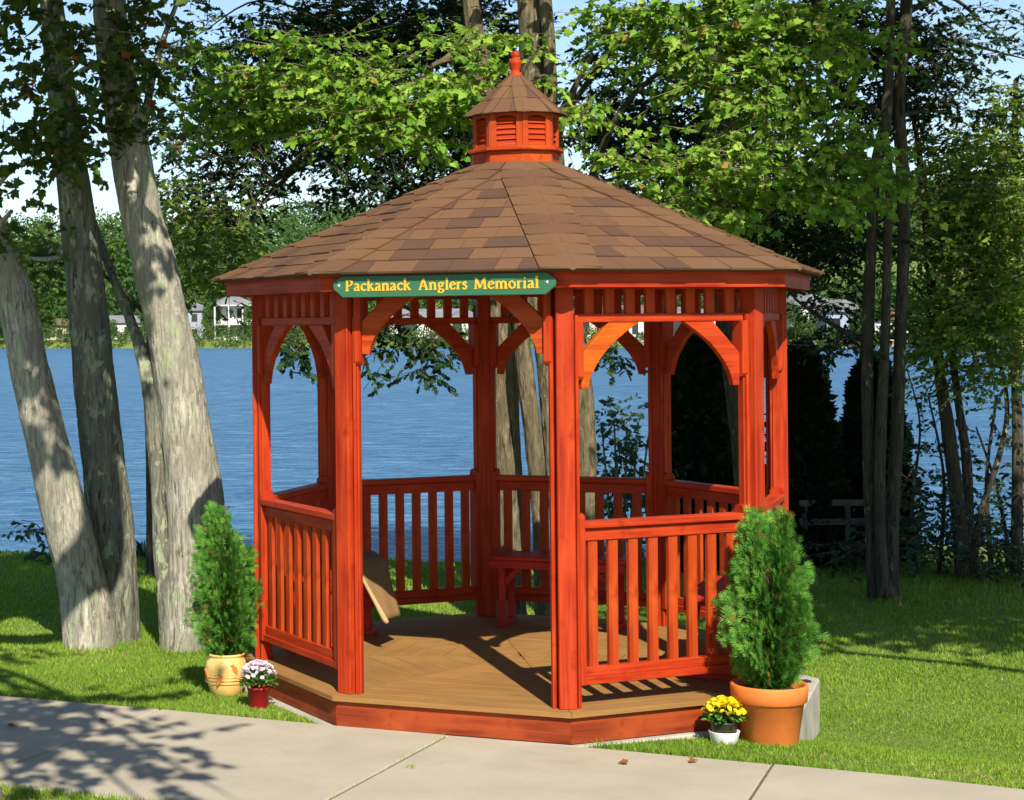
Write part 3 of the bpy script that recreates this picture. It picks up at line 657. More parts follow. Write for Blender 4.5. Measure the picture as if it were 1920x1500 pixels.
mb = MB(); pp = [at(669, 1064, 11.45), at(687, 1098, 11.36), at(705, 1131, 11.27), at(722, 1162, 11.19), at(727, 1166, 11.19)]
q_ = smoothpath([(p, r_) for p, r_ in zip(pp, (.007, .010, .013, .016, .009))], 5); mb.tube([p for p, r in q_], [r for p, r in q_], 10, .2); mb.build('rolled_edge', M['canvas2'], cv)

# ------------------------------------------------------------ pots and plants beside the gazebo
def potted(name, label, cat, loc, group=None): return thing(name, label, cat, loc, 0, group)
def arborvitae(root, z0, H_, W_, n, mname, tips, sz, twist=0):
    """columnar conifer of many small upright sprays arranged on upswept branchlets"""
    mb = MB(); mb.tube([(0, 0, z0), (.005, 0, z0 + H_ * .5), (0, 0, z0 + H_ * .85)], [.014, .010, .004], 7); mb.build('trunk', M['twig'], root)
    Ps, Ds, Ns, T = [], [], [], []
    nb = n // 18; A = []; B = []
    for i in range(nb):
        t = (i + random.random()) / nb; th = random.random() * 2 * math.pi
        prof = W_ * np.interp(t, [0, .1, .3, .5, .65, .8, .92, 1], [.42, .75, 1, 1, .86, .64, .42, .10]); prof *= (.55 + .52 * random.random()) * (1 + .17 * math.sin(th * 3 + t * 11 + twist)) * (1 + .12 * math.sin(t * 31 + th * 2))
        k_ = max(0, (t - .55) / .45); tx, ty = tips[int(th * 2) % len(tips)]
        c = np.array([tx * k_, ty * k_, z0 + .02 + t * H_ * .84]); out = np.array([math.cos(th), math.sin(th), 0])
        a = c + out * prof * .08; e_ = c + out * prof + np.array([0, 0, (.04 + .12 * random.random()) * (.4 + t)]); A.append(a); B.append(e_)
        m_ = 18; s_ = np.sqrt(.04 + .96 * rng.random((m_, 1))); pl_ = unit(np.array([-out[1], out[0], 0]) + rng.normal(0, .35, 3)); ax_ = unit(e_ - a); up_ = unit(np.cross(pl_, ax_)); up_ = up_ * np.sign(up_[2] + 1e-6)
        v_ = rng.normal(0, .5, (m_, 1)); p = a + (e_ - a) * s_ + up_ * v_ * .018
        d = unit(ax_ * .8 + up_ * (v_ * 1.1 + .25) + rng.normal(0, .14, (m_, 3))); Ps.append(p); Ds.append(d); Ns.append(unit(pl_ + rng.normal(0, .25, (m_, 3))))
        T.append(np.full(m_, rng.normal(0, .15)) + (s_[:, 0] - .75) * .6)
    P = np.concatenate(Ps); D = np.concatenate(Ds); N = np.concatenate(Ns); T = np.concatenate(T)
    link('twig', twigs('twig', M['twig'], np.array(A), np.array(B), .0022), root, kind='stuff')
    link('foliage', leafmesh('foliage', M[mname], P, D, N, sz * (.6 + .8 * rng.random(len(P))), 'spray', np.where((T < -.28) & (rng.random(len(P)) < .30), 1.0, tints(len(P), T, .5, .16, .02)), .1), root)
g0 = float(gz(2.84, 9.58))
tp = potted('potted_arborvitae', 'tall bushy arborvitae in a large terracotta pot by the right corner of the gazebo', 'potted plant', (2.835, 9.585, g0))
mb = MB(); mb.lathe([(0, 0), (.148, 0), (.153, .006), (.188, .222), (.197, .226), (.205, .232), (.211, .31), (.207, .318), (.193, .318), (.188, .30), (.178, .27), (0, .27)], 48); o = mb.build('pot', M['terracotta'], tp); o.scale = (.92, .92, .97)
mb = MB(); mb.lathe([(.165, .262), (.12, .285), (0, .29)], 24); mb.build('soil', M['soil'], tp)
arborvitae(tp, .27, .82, .205, 21000, 'lf_arb', [(-.08, 0), (.07, 0), (.09, .02), (-.05, .05)], .046)
g1 = float(gz(.06, 10.86))
tp = potted('potted_arborvitae', 'smaller arborvitae in a round yellow glazed pot by the left corner of the gazebo', 'potted plant', (.055, 10.86, g1))
mb = MB(); mb.lathe([(0, 0), (.078, 0), (.088, .01), (.106, .06), (.118, .12), (.120, .17), (.114, .205), (.104, .222), (.103, .228), (.112, .236), (.113, .243), (.106, .246), (.098, .236), (.095, .2), (0, .2)], 40)
yp = mb.build('pot', M['yellowglaze'], tp)
for i in range(4):
    mb = MB(); zz = .135 + i * .016; rr = .121 - .0006 * i; mb.tube([((rr) * math.cos(t), (rr) * math.sin(t), zz - .05) for t in np.linspace(0, 2 * math.pi, 41)], [.0016] * 41, 5, 0, False); mb.build('ring', M['yellowglaze'], yp)
for a_, zz, rt in ((-65, .165, .5), (-110, .10, -.4), (-160, .13, .9), (-20, .12, -.8)):
    th = R(a_); mb = MB(); out = Vector((math.cos(th), math.sin(th), 0)); sd_ = Vector((-math.sin(th), math.cos(th), 0)); upv = Vector((0, 0, 1))
    leafp = [(0, -.034), (.012, -.012), (.014, .008), (.006, .022), (.012, .036), (0, .030), (-.012, .036), (-.006, .022), (-.014, .008), (-.012, -.012)]
    leafp = [(x * math.cos(rt) - y * math.sin(rt), x * math.sin(rt) + y * math.cos(rt)) for x, y in leafp]
    mb.prism(leafp, lambda u, v_, t: out * (.114 + t) + sd_ * u + upv * (zz + v_), .0, .010); mb.build('relief', M['terracotta'], yp, .002)
mb = MB(); mb.lathe([(.097, .205), (.05, .215), (0, .218)], 20); mb.build('soil', M['soil'], tp)
arborvitae(tp, .20, .80, .178, 15000, 'lf_arb', [(-.05, 0), (-.03, .03), (-.06, -.02)], .042, 2)
def flowers(root, z, r, h, n, mname, fs, nl):
    P, D, N = [], [], []
    th = rng.random(nl) * 6.283; ph = rng.random(nl) ** .7; p = np.stack([np.cos(th) * ph * r * .95, np.sin(th) * ph * r * .95, z - h * .15 + h * .9 * np.sqrt(np.maximum(0, 1 - ph ** 2)) * rng.random(nl)], 1)
    d = unit(np.stack([np.cos(th), np.sin(th), np.full(nl, .2)], 1) + rng.normal(0, .4, (nl, 3))); nn = unit(rng.normal(0, .5, (nl, 3)) + np.array([0, 0, 1]))
    link('leaves', leafmesh('leaves', M['lf_arb'], p, d, nn, .028 * (.6 + .6 * rng.random(nl)), 'oak', None), root)
    proto = MB()
    for ring, (k_, rr, zz) in enumerate(((9, 1.0, .0), (8, .72, .25), (5, .40, .42))):
        for j in range(k_):
            t = 2 * math.pi * j / k_ + ring * .4; ct, st = math.cos(t), math.sin(t); w_ = .26 * fs
            proto.add([(ct * fs * .1, st * fs * .1, zz * fs * .8), (ct * fs * rr * .7 - st * w_, st * fs * rr * .7 + ct * w_, zz * fs + .1 * fs), (ct * fs * rr, st * fs * rr, zz * fs), (ct * fs * rr * .7 + st * w_, st * fs * rr * .7 - ct * w_, zz * fs + .1 * fs)], [(0, 3, 2), (0, 2, 1)])
    me = proto.mesh('flower', M[mname])
    for i in range(n):
        t = 2.4 * i; q = math.sqrt((i + .5) / n); q = min(1, q * random.uniform(.9, 1.1)); zz = z + h * math.sqrt(max(0, 1 - (q * .93) ** 2)) + random.uniform(-.006, .006)
        o = link('flower', me, root, (r * q * math.cos(t), r * q * math.sin(t), zz), random.random() * 6); o.rotation_euler = (-.8 * q * math.sin(t) + random.uniform(-.3, .3), .8 * q * math.cos(t) + random.uniform(-.3, .3), random.random() * 6)
        s_ = random.uniform(.8, 1.15); o.scale = (s_, s_, s_)
gp1 = float(gz(.235, 10.45)); t_ = potted('potted_mum', 'pale pink chrysanthemum in a small red pot', 'potted flowers', (.235, 10.45, gp1), 'potted chrysanthemums')
mb = MB(); mb.lathe([(0, 0), (.050, 0), (.053, .004), (.064, .105), (.067, .106), (.067, .118), (.061, .118), (.058, .10), (0, .10)], 32); mb.build('pot', M['redpot'], t_)
flowers(t_, .150, .094, .105, 120, 'petalpink', .0155, 420)
gp1 = float(gz(2.59, 9.53)); t_ = potted('potted_mum', 'yellow chrysanthemum in a small white pot beside the terracotta pot', 'potted flowers', (2.585, 9.52, gp1), 'potted chrysanthemums')
mb = MB(); mb.lathe([(0, 0), (.062, 0), (.066, .004), (.078, .058), (.079, .062), (.074, .062), (.070, .05), (0, .05)], 32); mb.build('pot', M['whitepot'], t_)
mb = MB(); mb.lathe([(.060, .05), (.071, .105), (.073, .112), (.068, .112), (.06, .1), (0, .1)], 32); mb.build('inner_pot', M['darkpot'], t_)
flowers(t_, .130, .100, .095, 130, 'petalyellow', .0165, 420)
mb = MB(); pq = at(1519, 1291, 10.9); mb.box((0, 0, .006), (.10, .05, .012), Matrix.Rotation(.2, 3, 'Z')); o = mb.build('metal_plaque', M['plaque'], None, .002, loc=(3.44, 10.98, -.004)); o['label'] = 'small dark metal plaque lying on the concrete pad corner'; o['category'] = 'plaque'

# ------------------------------------------------------------ TREES
GL_ = lambda x, y: float(gz(x, y))
def ell(c, r, n): return (tuple(c), tuple(r), n)
b0 = (-.84, 13.1, GL_(-.84, 13.1) - .05)
tree('maple_tree', 'two-stemmed grey maple forking low beside the left edge', 'tree', b0,
  [[(166, 1240, 13.1, 121.6), (168, 1205, 13.1, 102.6), (150, 1080, 13.1, 93.1), (118, 950, 13.1, 87.4), (88, 830, 13.1, 79.8), (58, 700, 13.1, 76.0), (38, 600, 13.1, 74.1), (8, 500, 13.1, 70.3), (-35, 400, 13.1, 62.7), (-120, 200, 13.2, 47.5)],
   [(222, 1240, 13.35, 108), (222, 1205, 13.35, 88), (212, 1050, 13.35, 88), (198, 900, 13.35, 86), (180, 740, 13.35, 80), (168, 600, 13.35, 78), (150, 450, 13.35, 70), (132, 300, 13.3, 62), (114, 150, 13.3, 54), (97, 0, 13.3, 44), (80, -250, 13.3, 36)]],
  [pc(60, 60, 110, 60, 12.3, .5, 34), pc(130, 110, 100, 55, 12.4, .5, 36), pc(30, 190, 90, 60, 12.2, .5, 34), pc(140, 215, 110, 50, 12.5, .4, 42), pc(230, 60, 60, 60, 12.6, .4, 24), pc(60, 300, 90, 45, 12.3, .4, 35), pc(170, 300, 60, 35, 12.6, .3, 18), pc(20, 400, 60, 40, 12.2, .3, 18), pc(270, 110, 45, 60, 12.6, .3, 18), pc(30, 480, 70, 30, 14.5, .3, 26), pc(90, 500, 60, 26, 14.5, .3, 18)],
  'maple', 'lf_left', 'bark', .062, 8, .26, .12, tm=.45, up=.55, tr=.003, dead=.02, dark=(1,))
b0 = (-.2, 13.0, GL_(-.2, 13.0) - .05)
tree('maple_tree', 'pale grey maple leaning left behind the smaller potted arborvitae', 'tree', b0,
  [[(345, 1240, 13.0, 93.1), (346, 1205, 13.0, 74.1), (358, 1080, 13.0, 95.0), (368, 980, 13.0, 106.4), (356, 860, 13.0, 102.6), (338, 740, 13.0, 93.1), (312, 600, 13.0, 85.5), (285, 480, 13.0, 81.7), (262, 380, 13.0, 77.9), (238, 250, 13.0, 74.1), (218, 120, 13.0, 68.4), (205, 0, 13.0, 62.7), (190, -300, 13.0, 47.5)],
   [(315, 1240, 13.0, 34), (315, 1190, 13.0, 34), (304, 1050, 13.0, 34), (300, 930, 13.05, 34), (292, 820, 13.05, 38), (284, 740, 13.05, 34), (262, 650, 13.1, 26), (240, 590, 13.2, 20), (205, 500, 13.5, 17), (170, 400, 13.8, 14)],
   [(250, 330, 13, 26), (275, 200, 13.1, 16), (298, 100, 13.2, 12), (330, 10, 13.2, 9)]],
  [pc(300, 40, 40, 50, 13.1, .3, 16), pc(265, 180, 40, 40, 12.8, .3, 12), pc(240, 150, 40, 40, 12.7, .3, 12), pc(300, 230, 35, 26, 13, .2, 7)],
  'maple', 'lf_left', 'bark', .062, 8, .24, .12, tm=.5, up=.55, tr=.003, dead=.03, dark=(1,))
# knot with brown scar on the forked maple
# central maple clump behind the gazebo with sunlit boughs
b0 = (2.5, 14.7, GL_(2.5, 14.7) - .05)
brt = [pc(x, y, rx, ry, Y, .45, n_) for x, y, rx, ry, Y, n_ in (
  (370, 150, 60, 40, 14.2, 22), (430, 210, 80, 45, 14.3, 38), (500, 130, 80, 50, 14.2, 42), (560, 200, 90, 50, 14.0, 60), (620, 130, 80, 45, 14.2, 42), (650, 240, 90, 38, 13.9, 56), (720, 180, 80, 48, 14.1, 56), (760, 250, 90, 32, 13.9, 50), (800, 140, 70, 40, 14.1, 34), (850, 215, 70, 45, 14.0, 46), (480, 260, 70, 30, 14.2, 24), (900, 120, 50, 35, 14.3, 18), (920, 180, 45, 40, 14.0, 22), (350, 210, 40, 26, 14.3, 10), (1000, 150, 30, 22, 14.0, 8),
  (1090, 195, 40, 35, 14.1, 14), (1080, 260, 35, 30, 14.1, 9))]
tree('maple_tree', 'cluster of trunks growing behind the gazebo with sunlit yellow green boughs left of the cupola', 'tree', b0,
  [[(955, 1190, 14.9, 76), (953, 1120, 14.9, 68), (950, 980, 14.9, 62), (945, 800, 14.9, 62), (938, 650, 14.9, 60), (925, 450, 14.9, 52), (912, 250, 14.9, 44), (905, 120, 14.9, 38), (885, 30, 14.9, 34), (875, -150, 14.9, 26)],
   [(1020, 1190, 14.5, 36), (1018, 1100, 14.5, 34), (1012, 960, 14.5, 32), (1000, 820, 14.5, 34), (985, 700, 14.5, 34), (980, 600, 14.5, 30), (1000, 400, 14.6, 30), (1030, 250, 14.7, 28), (1030, 100, 14.7, 26), (1015, -80, 14.7, 22)],
   [(1050, 1190, 14.8, 30), (1046, 1000, 14.8, 30), (1035, 850, 14.8, 34), (1024, 700, 14.8, 34), (1010, 560, 14.8, 36), (1005, 350, 14.9, 50), (1003, 150, 14.9, 56), (998, 0, 14.9, 54), (990, -200, 14.9, 46)],
   [(1090, 1190, 14.9, 60), (1092, 1050, 14.9, 50), (1098, 880, 14.9, 42), (1092, 760, 14.9, 44), (1080, 650, 14.9, 46), (1062, 500, 15.0, 44), (1045, 350, 15.0, 38), (1042, 250, 15.0, 30), (1075, 170, 14.8, 14), (1110, 100, 14.6, 10)],
   [(905, 180, 14.8, 20), (830, 210, 14.5, 12), (740, 215, 14.2, 9), (650, 225, 14.1, 7), (560, 215, 14.1, 5)],
   [(890, 60, 14.8, 18), (820, 120, 14.5, 11), (720, 140, 14.3, 8), (600, 150, 14.2, 6), (450, 180, 14.2, 4)]],
  [(c, q, n_ * 1.35) for c, q, n_ in brt], 'maple', 'lf_maple', 'barkd', .056, 10, .32, .20, tm=.53, up=.64, tr=.005)
b0 = (3.9, 15.4, GL_(3.9, 15.4) - .05)
brr = [pc(x, y, rx, ry, Y, .45, n_) for x, y, rx, ry, Y, n_ in (
  (1130, 70, 50, 40, 14.6, 20), (1160, 20, 60, 30, 14.6, 20), (1230, 110, 70, 45, 14.4, 42), (1310, 70, 70, 45, 14.4, 42), (1300, 150, 60, 35, 14.2, 28), (1390, 120, 80, 45, 14.1, 56), (1380, 40, 70, 40, 14.3, 40), (1460, 90, 80, 45, 14.1, 50), (1550, 70, 80, 32, 14.2, 40), (1500, 160, 80, 35, 14.0, 44), (1590, 110, 60, 28, 14.1, 22), (1430, 190, 60, 28, 14.0, 24), (1250, 20, 70, 30, 14.5, 26),
  (1180, 330, 60, 22, 14.1, 16), (1230, 360, 60, 22, 14.0, 18), (1290, 360, 60, 26, 13.9, 24), (1340, 390, 50, 30, 13.8, 24), (1330, 290, 45, 40, 13.9, 24), (1400, 300, 60, 45, 13.9, 36), (1450, 340, 70, 35, 13.8, 38), (1500, 290, 60, 40, 13.9, 32), (1560, 300, 70, 35, 13.9, 36), (1580, 360, 70, 30, 13.8, 34), (1640, 370, 50, 24, 13.8, 16), (1380, 250, 40, 40, 14, 16), (1430, 400, 40, 20, 13.9, 8), (1600, 260, 60, 30, 14.0, 22))]
tree('maple_tree', 'tall trunk right of the cupola with tiers of sunlit yellow green leaves', 'tree', b0,
  [[(1402, 1150, 15.4, 44), (1398, 950, 15.4, 38), (1388, 800, 15.4, 40), (1374, 680, 15.4, 44), (1362, 560, 15.4, 50), (1354, 430, 15.4, 50), (1348, 300, 15.4, 54), (1345, 150, 15.4, 50), (1342, 0, 15.4, 46), (1340, -250, 15.4, 38)],
   [(1352, 330, 15.2, 30), (1440, 400, 15.0, 16), (1480, 330, 14.5, 10)],
   [(1345, 60, 15, 24), (1420, 120, 14.6, 12), (1520, 110, 14.3, 8)],
   [(1075, 480, 15.2, 16), (1095, 400, 15.0, 15), (1120, 300, 14.8, 14), (1170, 200, 14.6, 12), (1230, 140, 14.5, 9), (1290, 95, 14.4, 6)],
   [(1062, 210, 15.1, 13), (1120, 130, 14.9, 10), (1190, 40, 14.6, 7), (1210, -40, 14.6, 5)]],
  [(c, q, n_ * 1.35) for c, q, n_ in brr], 'maple', 'lf_maple', 'barkdd', .056, 10, .32, .20, tm=.53, up=.64, tr=.005)
# dark oak crowns further back
b0 = (3.0, 18.0, GL_(3.0, 18.0) - .05)
oak = [pc(x, y, rx, ry, Y, .7, n_) for x, y, rx, ry, Y, n_ in (
  (540, 60, 90, 60, 17.5, 90), (640, 40, 90, 60, 17.5, 110), (740, 60, 90, 70, 17.5, 120), (830, 50, 80, 70, 17.4, 100), (600, 130, 90, 50, 17.3, 90), (700, 150, 90, 50, 17.3, 90), (500, 200, 90, 60, 17.2, 75), (440, 260, 80, 60, 17.0, 60), (560, 260, 90, 45, 17.0, 55), (400, 330, 60, 60, 17.0, 44), (420, 420, 60, 50, 17, 34), (480, 340, 60, 40, 17.0, 24), (950, 60, 60, 70, 17.4, 60), (930, 150, 50, 60, 17.4, 44), (760, 300, 80, 40, 17.2, 50), (840, 280, 60, 40, 17.0, 42), (690, 340, 80, 30, 17.3, 40), (790, 350, 60, 28, 17.3, 30), (640, 290, 60, 30, 17.2, 26), (370, 130, 50, 60, 17.2, 26), (330, 250, 40, 50, 17, 20), (1000, 250, 60, 60, 17, 40), (740, 230, 120, 50, 17.4, 80), (860, 180, 80, 50, 17.4, 60), (480, 110, 70, 50, 17.3, 50), (380, 60, 50, 50, 17.3, 20), (560, 380, 60, 26, 17, 12), (360, 380, 40, 40, 17, 14))]
tree('oak_tree', 'dark spreading oak behind the gazebo whose drooping limb shows sky gaps on the left', 'tree', b0,
  [[(908, 1110, 18.2, 40), (907, 900, 18.2, 34), (905, 600, 18.0, 34), (890, 350, 17.8, 40), (878, 260, 17.8, 44), (870, 120, 17.8, 40), (840, -60, 17.8, 30)],
   [(870, 270, 17.7, 34), (800, 262, 17.4, 24), (720, 262, 17.2, 22), (640, 280, 17.1, 20), (560, 310, 17.0, 17), (510, 340, 16.9, 13), (470, 380, 16.9, 9), (440, 440, 16.9, 6)],
   [(600, 292, 17.05, 12), (540, 330, 17.0, 9), (480, 400, 17.0, 5), (465, 470, 17.0, 3)],
   [(866, 120, 17.7, 26), (760, 60, 17.5, 16), (640, 50, 17.4, 10)]],
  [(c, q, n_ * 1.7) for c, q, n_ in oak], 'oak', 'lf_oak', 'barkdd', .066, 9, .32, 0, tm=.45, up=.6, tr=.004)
lb = [pc(x, y, rx, ry, Y, .5, n_) for x, y, rx, ry, Y, n_ in ((330, 360, 40, 30, 16, 26), (360, 420, 46, 34, 16, 34), (330, 470, 40, 40, 16, 30), (400, 500, 50, 40, 16, 36), (440, 440, 44, 34, 16, 26), (350, 540, 44, 28, 16, 22), (60, 450, 60, 30, 16.4, 30), (130, 470, 60, 26, 16.4, 28), (30, 510, 50, 30, 16.4, 24), (100, 530, 50, 26, 16.4, 20), (60, 570, 40, 20, 16.4, 10), (240, 450, 30, 26, 16.4, 12), (250, 520, 26, 26, 16.4, 10), (430, 560, 30, 20, 16, 8), (480, 480, 30, 24, 16, 10))]
tree('oak_tree', 'slender yellow green oak on the bank showing between the left trunks and the gazebo roof', 'tree', (-.55, 17.2, GL_(-.55, 17.2) - .05),
  [[(283, 1130, 17.2, 20), (283, 950, 17.2, 18), (280, 750, 17.2, 16), (284, 600, 17.2, 15), (300, 480, 17.0, 12), (340, 400, 16.6, 8), (400, 360, 16.3, 4)], [(284, 600, 17.2, 10), (200, 520, 16.8, 7), (110, 470, 16.5, 5), (30, 470, 16.4, 3)], [(300, 480, 17, 9), (370, 480, 16.5, 6), (450, 470, 16.2, 3)]],
  lb, 'oak', 'lf_yel', 'barkdd', .060, 9, .28, 0, tm=.40, up=.55, tr=.003)
# hanging oak twigs seen through the arches
hang = [pc(x, y, rx, ry, Y, .15, n_) for x, y, rx, ry, Y, n_ in ((545, 640, 32, 18, 15.0, 9), (560, 660, 26, 14, 15, 7), (525, 632, 22, 12, 15, 5), (700, 620, 30, 12, 15, 7), (695, 665, 16, 20, 15, 6), (730, 610, 36, 10, 15, 9), (800, 640, 36, 18, 15, 12), (830, 655, 24, 20, 15, 8), (790, 690, 18, 20, 15, 6), (860, 660, 14, 22, 15, 5), (815, 705, 14, 10, 15, 3), (1145, 650, 18, 12, 15, 4), (1160, 672, 14, 12, 15, 4), (1120, 640, 18, 10, 15, 3), (705, 700, 10, 14, 15, 3), (740, 645, 20, 12, 15, 3))]
tree('oak_tree', 'low leafy oak boughs drooping behind the gazebo arches', 'tree', (.3, 16.6, GL_(.3, 16.6) - .05),
  [[(612, 1130, 16.6, 26), (612, 900, 16.6, 24), (612, 700, 16.5, 22), (616, 560, 16.4, 20), (650, 450, 16.0, 14), (700, 400, 15.8, 9)], [(616, 560, 16.4, 14), (590, 575, 15.6, 8), (560, 600, 15.2, 5)], [(616, 570, 16.4, 14), (720, 560, 15.4, 9), (800, 600, 15.1, 5)], [(720, 560, 15.4, 8), (930, 560, 15.1, 7), (1130, 600, 15, 4)]],
  hang, 'oak', 'lf_oak', 'barkdd', .075, 8, .16, 0, tm=.55, up=.5, tr=.003, droop=.5)
# dark trees right of the gazebo
b0 = (5.95, 16.7, GL_(5.95, 16.7) - .05)
dk = [pc(x, y, rx, ry, Y, .8, n_) for x, y, rx, ry, Y, n_ in (
  (1480, 40, 80, 50, 17.6, 60), (1560, 20, 80, 60, 17.6, 70), (1640, 60, 80, 70, 17.4, 80), (1720, 90, 80, 80, 17.2, 90), (1800, 120, 80, 80, 17.2, 90), (1880, 100, 70, 70, 17.4, 40), (1840, 40, 90, 40, 17.6, 30), (1560, 190, 70, 40, 17.6, 34), (1620, 160, 80, 60, 17.6, 60), (1700, 190, 60, 50, 17.2, 55), (1780, 220, 80, 50, 17.2, 60), (1500, 440, 70, 50, 17.6, 60), (1570, 470, 60, 50, 17.6, 50), (1620, 440, 50, 40, 17.5, 32), (1540, 380, 60, 40, 17.6, 30), (1500, 500, 50, 40, 17.6, 34), (1280, 230, 90, 60, 17.8, 130), (1180, 240, 80, 60, 17.8, 110), (1230, 310, 90, 40, 17.8, 90), (1130, 180, 60, 60, 17.8, 60), (1420, 240, 70, 50, 17.9, 55), (1440, 420, 60, 60, 17.8, 70), (1380, 430, 40, 50, 17.9, 34), (1160, 100, 70, 50, 17.9, 40), (1280, 110, 70, 40, 17.9, 40), (1440, 150, 80, 40, 17.9, 50), (1560, 570, 60, 22, 17.4, 20), (1590, 620, 50, 18, 17.2, 16), (1560, 650, 50, 14, 17, 13))]
tree('oak_tree', 'group of slender shaded trunks standing on the lawn right of the gazebo', 'tree', b0,
  [[(1640, 1120, 16.6, 26.9), (1632, 1000, 16.6, 20.2), (1628, 850, 16.6, 21.8), (1626, 650, 16.6, 21.8), (1634, 450, 16.6, 20.2), (1640, 330, 16.6, 23.5), (1660, 230, 16.6, 21.8), (1668, 100, 16.6, 18.5), (1672, -100, 16.6, 15.1)],
   [(1658, 1120, 16.5, 25.2), (1650, 980, 16.5, 20.2), (1652, 800, 16.5, 20.2), (1660, 620, 16.5, 16.8), (1665, 420, 16.5, 15.1), (1668, 320, 16.5, 12.6), (1655, 220, 16.5, 10.1)],
   [(1672, 1120, 16.6, 28.6), (1672, 1000, 16.6, 25.2), (1682, 820, 16.6, 23.5), (1688, 620, 16.6, 21.8), (1695, 450, 16.6, 21.8), (1692, 320, 16.6, 23.5), (1686, 180, 16.6, 21.8), (1700, 0, 16.6, 21.8), (1705, -200, 16.6, 16.8)],
   [(1655, 220, 16.6, 18), (1600, 190, 16.9, 11), (1540, 215, 17.2, 7), (1480, 240, 17.4, 5)],
   [(1625, 640, 16.6, 13), (1590, 625, 16.8, 10), (1530, 590, 17.0, 7), (1490, 560, 17.2, 5)]],
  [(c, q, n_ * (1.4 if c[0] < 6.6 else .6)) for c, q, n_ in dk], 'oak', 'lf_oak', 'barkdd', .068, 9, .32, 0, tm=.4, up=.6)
yl = [pc(x, y, rx, ry, Y, .7, n_ * 2) for x, y, rx, ry, Y, n_ in (
  (1810, 290, 80, 50, 17.6, 90), (1890, 310, 50, 60, 17.6, 80), (1850, 380, 80, 50, 17.4, 100), (1780, 400, 50, 60, 17.6, 60), (1900, 450, 50, 60, 17.4, 70), (1830, 470, 70, 45, 17.5, 80), (1880, 540, 60, 50, 17.4, 80), (1800, 560, 70, 40, 17.5, 70), (1730, 600, 60, 35, 17.6, 45), (1850, 620, 80, 35, 17.4, 80), (1740, 480, 35, 50, 17.6, 30), (1900, 200, 50, 50, 17.6, 50), (1760, 650, 60, 26, 17.5, 34), (1880, 690, 60, 30, 17.4, 30), (1800, 700, 50, 26, 17.5, 14))]
b0 = (7.3, 17.9, GL_(7.3, 17.9) - .05)
tree('alder_tree', 'leaning dark trunks with small yellow green leaves by the right edge', 'tree', b0,
  [[(1808, 1075, 17.8, 34), (1796, 950, 17.8, 28), (1780, 820, 17.8, 26), (1762, 700, 17.8, 22), (1748, 560, 17.8, 18), (1735, 400, 17.8, 15), (1722, 280, 17.8, 12), (1712, 220, 17.8, 9)],
   [(1815, 1075, 17.9, 30), (1815, 950, 17.9, 20), (1812, 860, 17.9, 18), (1798, 760, 17.9, 15), (1786, 660, 17.9, 13), (1778, 500, 17.9, 11), (1775, 350, 17.8, 8)],
   [(1820, 1075, 18, 22), (1840, 960, 18.0, 12), (1872, 860, 18.0, 11), (1888, 780, 18.0, 9), (1880, 700, 18, 7), (1850, 620, 18, 5)],
   [(1905, 1075, 17.9, 24), (1908, 900, 17.9, 20), (1906, 700, 17.9, 19), (1900, 500, 17.9, 17), (1902, 300, 17.9, 13), (1905, 150, 17.9, 9)]],
  yl, 'oval', 'lf_yel', 'barkdd', .05, 12, .34, 0, tm=.5, up=.5)
sp = [pc(x, y, rx, ry, Y, .5, n_) for x, y, rx, ry, Y, n_ in (
  (1740, 760, 70, 60, 18.4, 16), (1860, 780, 70, 60, 18.4, 14), (1720, 880, 60, 60, 18.2, 34), (1850, 900, 80, 60, 18.2, 34), (1760, 960, 80, 50, 18.0, 60), (1880, 980, 60, 50, 18.0, 50), (1700, 1010, 60, 36, 18, 45), (1820, 1030, 80, 30, 17.9, 60), (1900, 1040, 50, 30, 17.9, 35), (1620, 1030, 50, 22, 18.2, 22), (1560, 1035, 60, 20, 18.4, 26), (1730, 690, 60, 40, 18.4, 12))]
tree('shore_shrub', 'tall tangled shrub with sparse dark leaves in front of the water at the right edge', 'shrub', (7.0, 18.2, GL_(7, 18.2) - .05),
  [[(1720, 1080, 18.2, 9), (1710, 950, 18.2, 7), (1725, 800, 18.3, 4), (1700, 690, 18.3, 2)], [(1760, 1080, 18.2, 9), (1770, 900, 18.2, 6), (1740, 740, 18.3, 3)], [(1860, 1080, 18.2, 10), (1850, 900, 18.2, 7), (1870, 740, 18.2, 4)], [(1900, 1080, 18.1, 9), (1870, 920, 18.2, 6), (1830, 800, 18.3, 3)], [(1690, 1080, 18.2, 8), (1680, 960, 18.2, 5), (1720, 860, 18.2, 3)]],
  sp, 'oval', 'lf_shrub', 'barkdd', .055, 11, .38, 0, tm=.4, up=.4, tr=.003)
b0 = at(1165, 1070, 18.6)
tree('shore_shrub', 'leafy bluish green shrub standing by the water behind the gazebo', 'shrub', (b0.x, 18.4, GL_(b0.x, 18.4) - .05),
  [[(1165 + dx, 1070, 18.4, 7), (1165 + dx * 1.8, 930, 18.4, 5), (1165 + dx * 2.6, 790 + abs(dx), 18.4, 3)] for dx in (-14, -5, 4, 12, 20)],
  [pc(x, y, rx, ry, 18.4, .4, n_) for x, y, rx, ry, n_ in ((1130, 860, 30, 40, 16), (1165, 800, 26, 40, 13), (1140, 770, 16, 30, 7), (1190, 850, 36, 40, 20), (1170, 910, 50, 40, 30), (1130, 940, 36, 36, 22), (1205, 930, 40, 40, 24), (1170, 990, 60, 36, 34), (1200, 780, 14, 28, 6))],
  'oval', 'lf_shrub', 'twig', .062, 10, .26, 0, tm=.6, up=.35, tr=.003)
